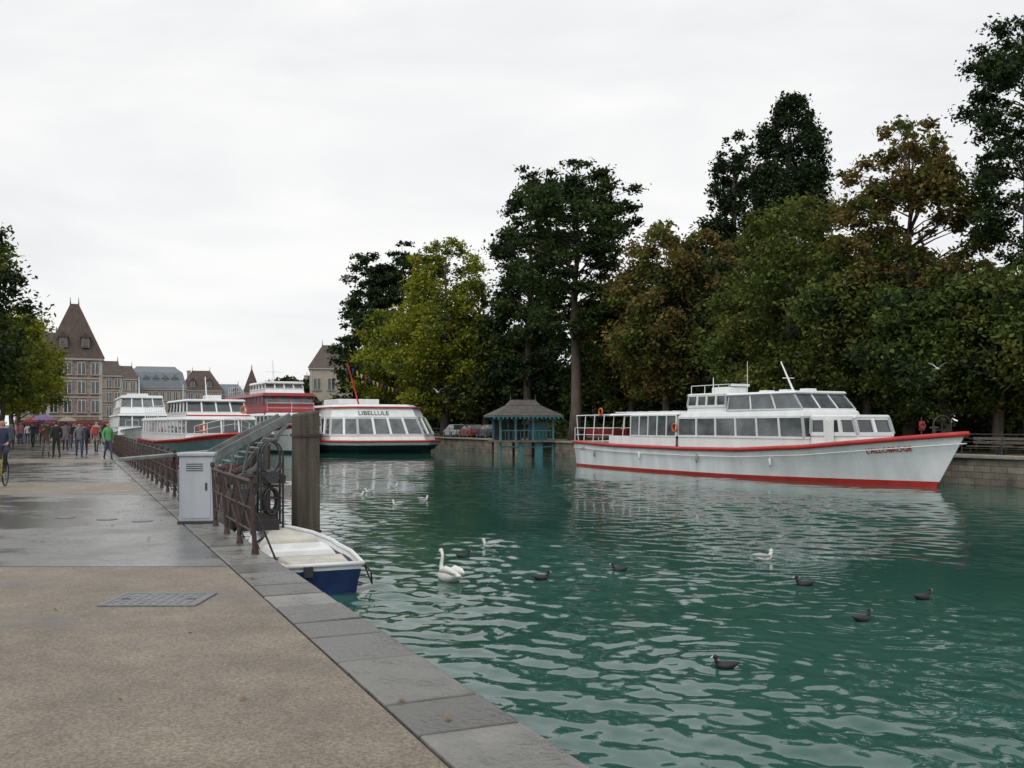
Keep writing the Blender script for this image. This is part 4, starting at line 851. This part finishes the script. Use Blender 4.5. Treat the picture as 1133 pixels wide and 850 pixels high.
def coot(M,duck=False):
    o=Obj('coot',M); a=o.part('body',smooth=True)
    a.loft([(-.2,.1,.01,.01),(-.15,.085,.04,.03),(-.08,.06,.075,.06),(.02,.045,.085,.07),(.1,.05,.065,.06),(.15,.07,.035,.035)],BB,12)
    a.tube([(.11,0,.07),(.15,0,.12),(.155,0,.165),(.175,0,.18)],[.038,.027,.026,.02],BB,8); a.tube([(.12,0,.175),(.16,0,.185),(.195,0,.175)],[.012,.033,.02],BB,8)
    b=o.part('bill'); b.tube([(.185,0,.19),(.205,0,.175),(.235,0,.16)],[.014,.013,.004],BW,6); b.tube([(.17,.026,.187),(.172,.031,.187)],[.005,.004],RED,5); b.tube([(.17,-.026,.187),(.172,-.031,.187)],[.005,.004],RED,5)
    o.done()
def gull(M):
    o=Obj('floating_gull',M); a=o.part('body',smooth=True)
    a.loft([(-.15,.075,.03,.015),(-.08,.06,.06,.045),(.02,.05,.07,.06),(.09,.06,.055,.05),(.13,.08,.03,.03)],BW,12)
    a.tube([(.1,0,.07),(.13,0,.12),(.14,0,.15)],[.04,.028,.026],BW,8); a.tube([(.1,0,.155),(.14,0,.165),(.175,0,.155)],[.012,.032,.016],BW,8)
    for sg in(-1,1): a.tube([(.07,sg*.055,.09),(-.04,sg*.06,.1),(-.15,sg*.03,.11),(-.24,sg*.012,.12)],[(.02),(.035),(.022),.004],BGY,8)
    b=o.part('bill'); b.tube([(.17,0,.155),(.2,0,.147)],[.009,.003],BO,6); b.tube([(.15,.028,.17),(.15,.032,.17)],[.005,.004],BK,5); b.tube([(.15,-.028,.17),(.15,-.032,.17)],[.005,.004],BK,5)
    o.done()
def flygull(M,flap=.35):
    o=Obj('flying_gull',M); a=o.part('body',smooth=True)
    a.loft([(-.3,0,.05,.006),(-.2,0,.035,.02),(-.08,0,.055,.05),(.06,0,.06,.055),(.15,.01,.035,.035),(.2,.02,.032,.032),(.24,.015,.012,.012)],BW,10); a.tube([(.235,0,.015),(.28,0,.005)],[.01,.003],BO,6)
    w_=o.part('wings')
    for sg in(-1,1):
        st=[(0.03,.1,-.1,.02),(.2,.13,-.06,.02+.2*flap),(.38,.1,-.08,.02+.3*flap),(.55,-.04,-.2,.02+.25*flap)]
        for i in range(3):
            y0,f0,b0,z0=st[i];y1,f1,b1,z1=st[i+1]; m=BGY if i<2 else BK
            w_.hexa([(b0,sg*y0,z0-.006),(f0,sg*y0,z0-.006),(f1,sg*y1,z1-.006),(b1,sg*y1,z1-.006)],[(b0,sg*y0,z0+.004),(f0,sg*y0,z0+.01),(f1,sg*y1,z1+.008),(b1,sg*y1,z1+.002)],m)
    o.done()
x,y=W(496,642); swan(TM(x,y,-.02,math.radians(118),.68))
for i,(px,py) in enumerate(birds_coot):
    x,y=W(px,py); coot(TM(x,y,-.012,[0,math.pi*.9,.3,2.8,.3,0.2,math.pi*.95][i]+.15,[.75,.75,.75,.8,.78,.8,.7][i]))
for i,(px,py) in enumerate(birds_gull):
    x,y=W(px,py); gull(TM(x,y,-.02,[.4,2.7,.2,3.4,.5,2.9,.1][i],[1.15,.95,1,1,1,1,1][i]))
x,y=G(1037,34); flygull(TM(x,y,2.5+62*34/1100,.9,.8),.8)
x,y=G(385,60); flygull(TM(x,y,2.5+160*60/1100,2.6,.9),.7)
x,y=G(484,60); flygull(TM(x,y,2.5+36*60/1100,1.2,.8),.9)
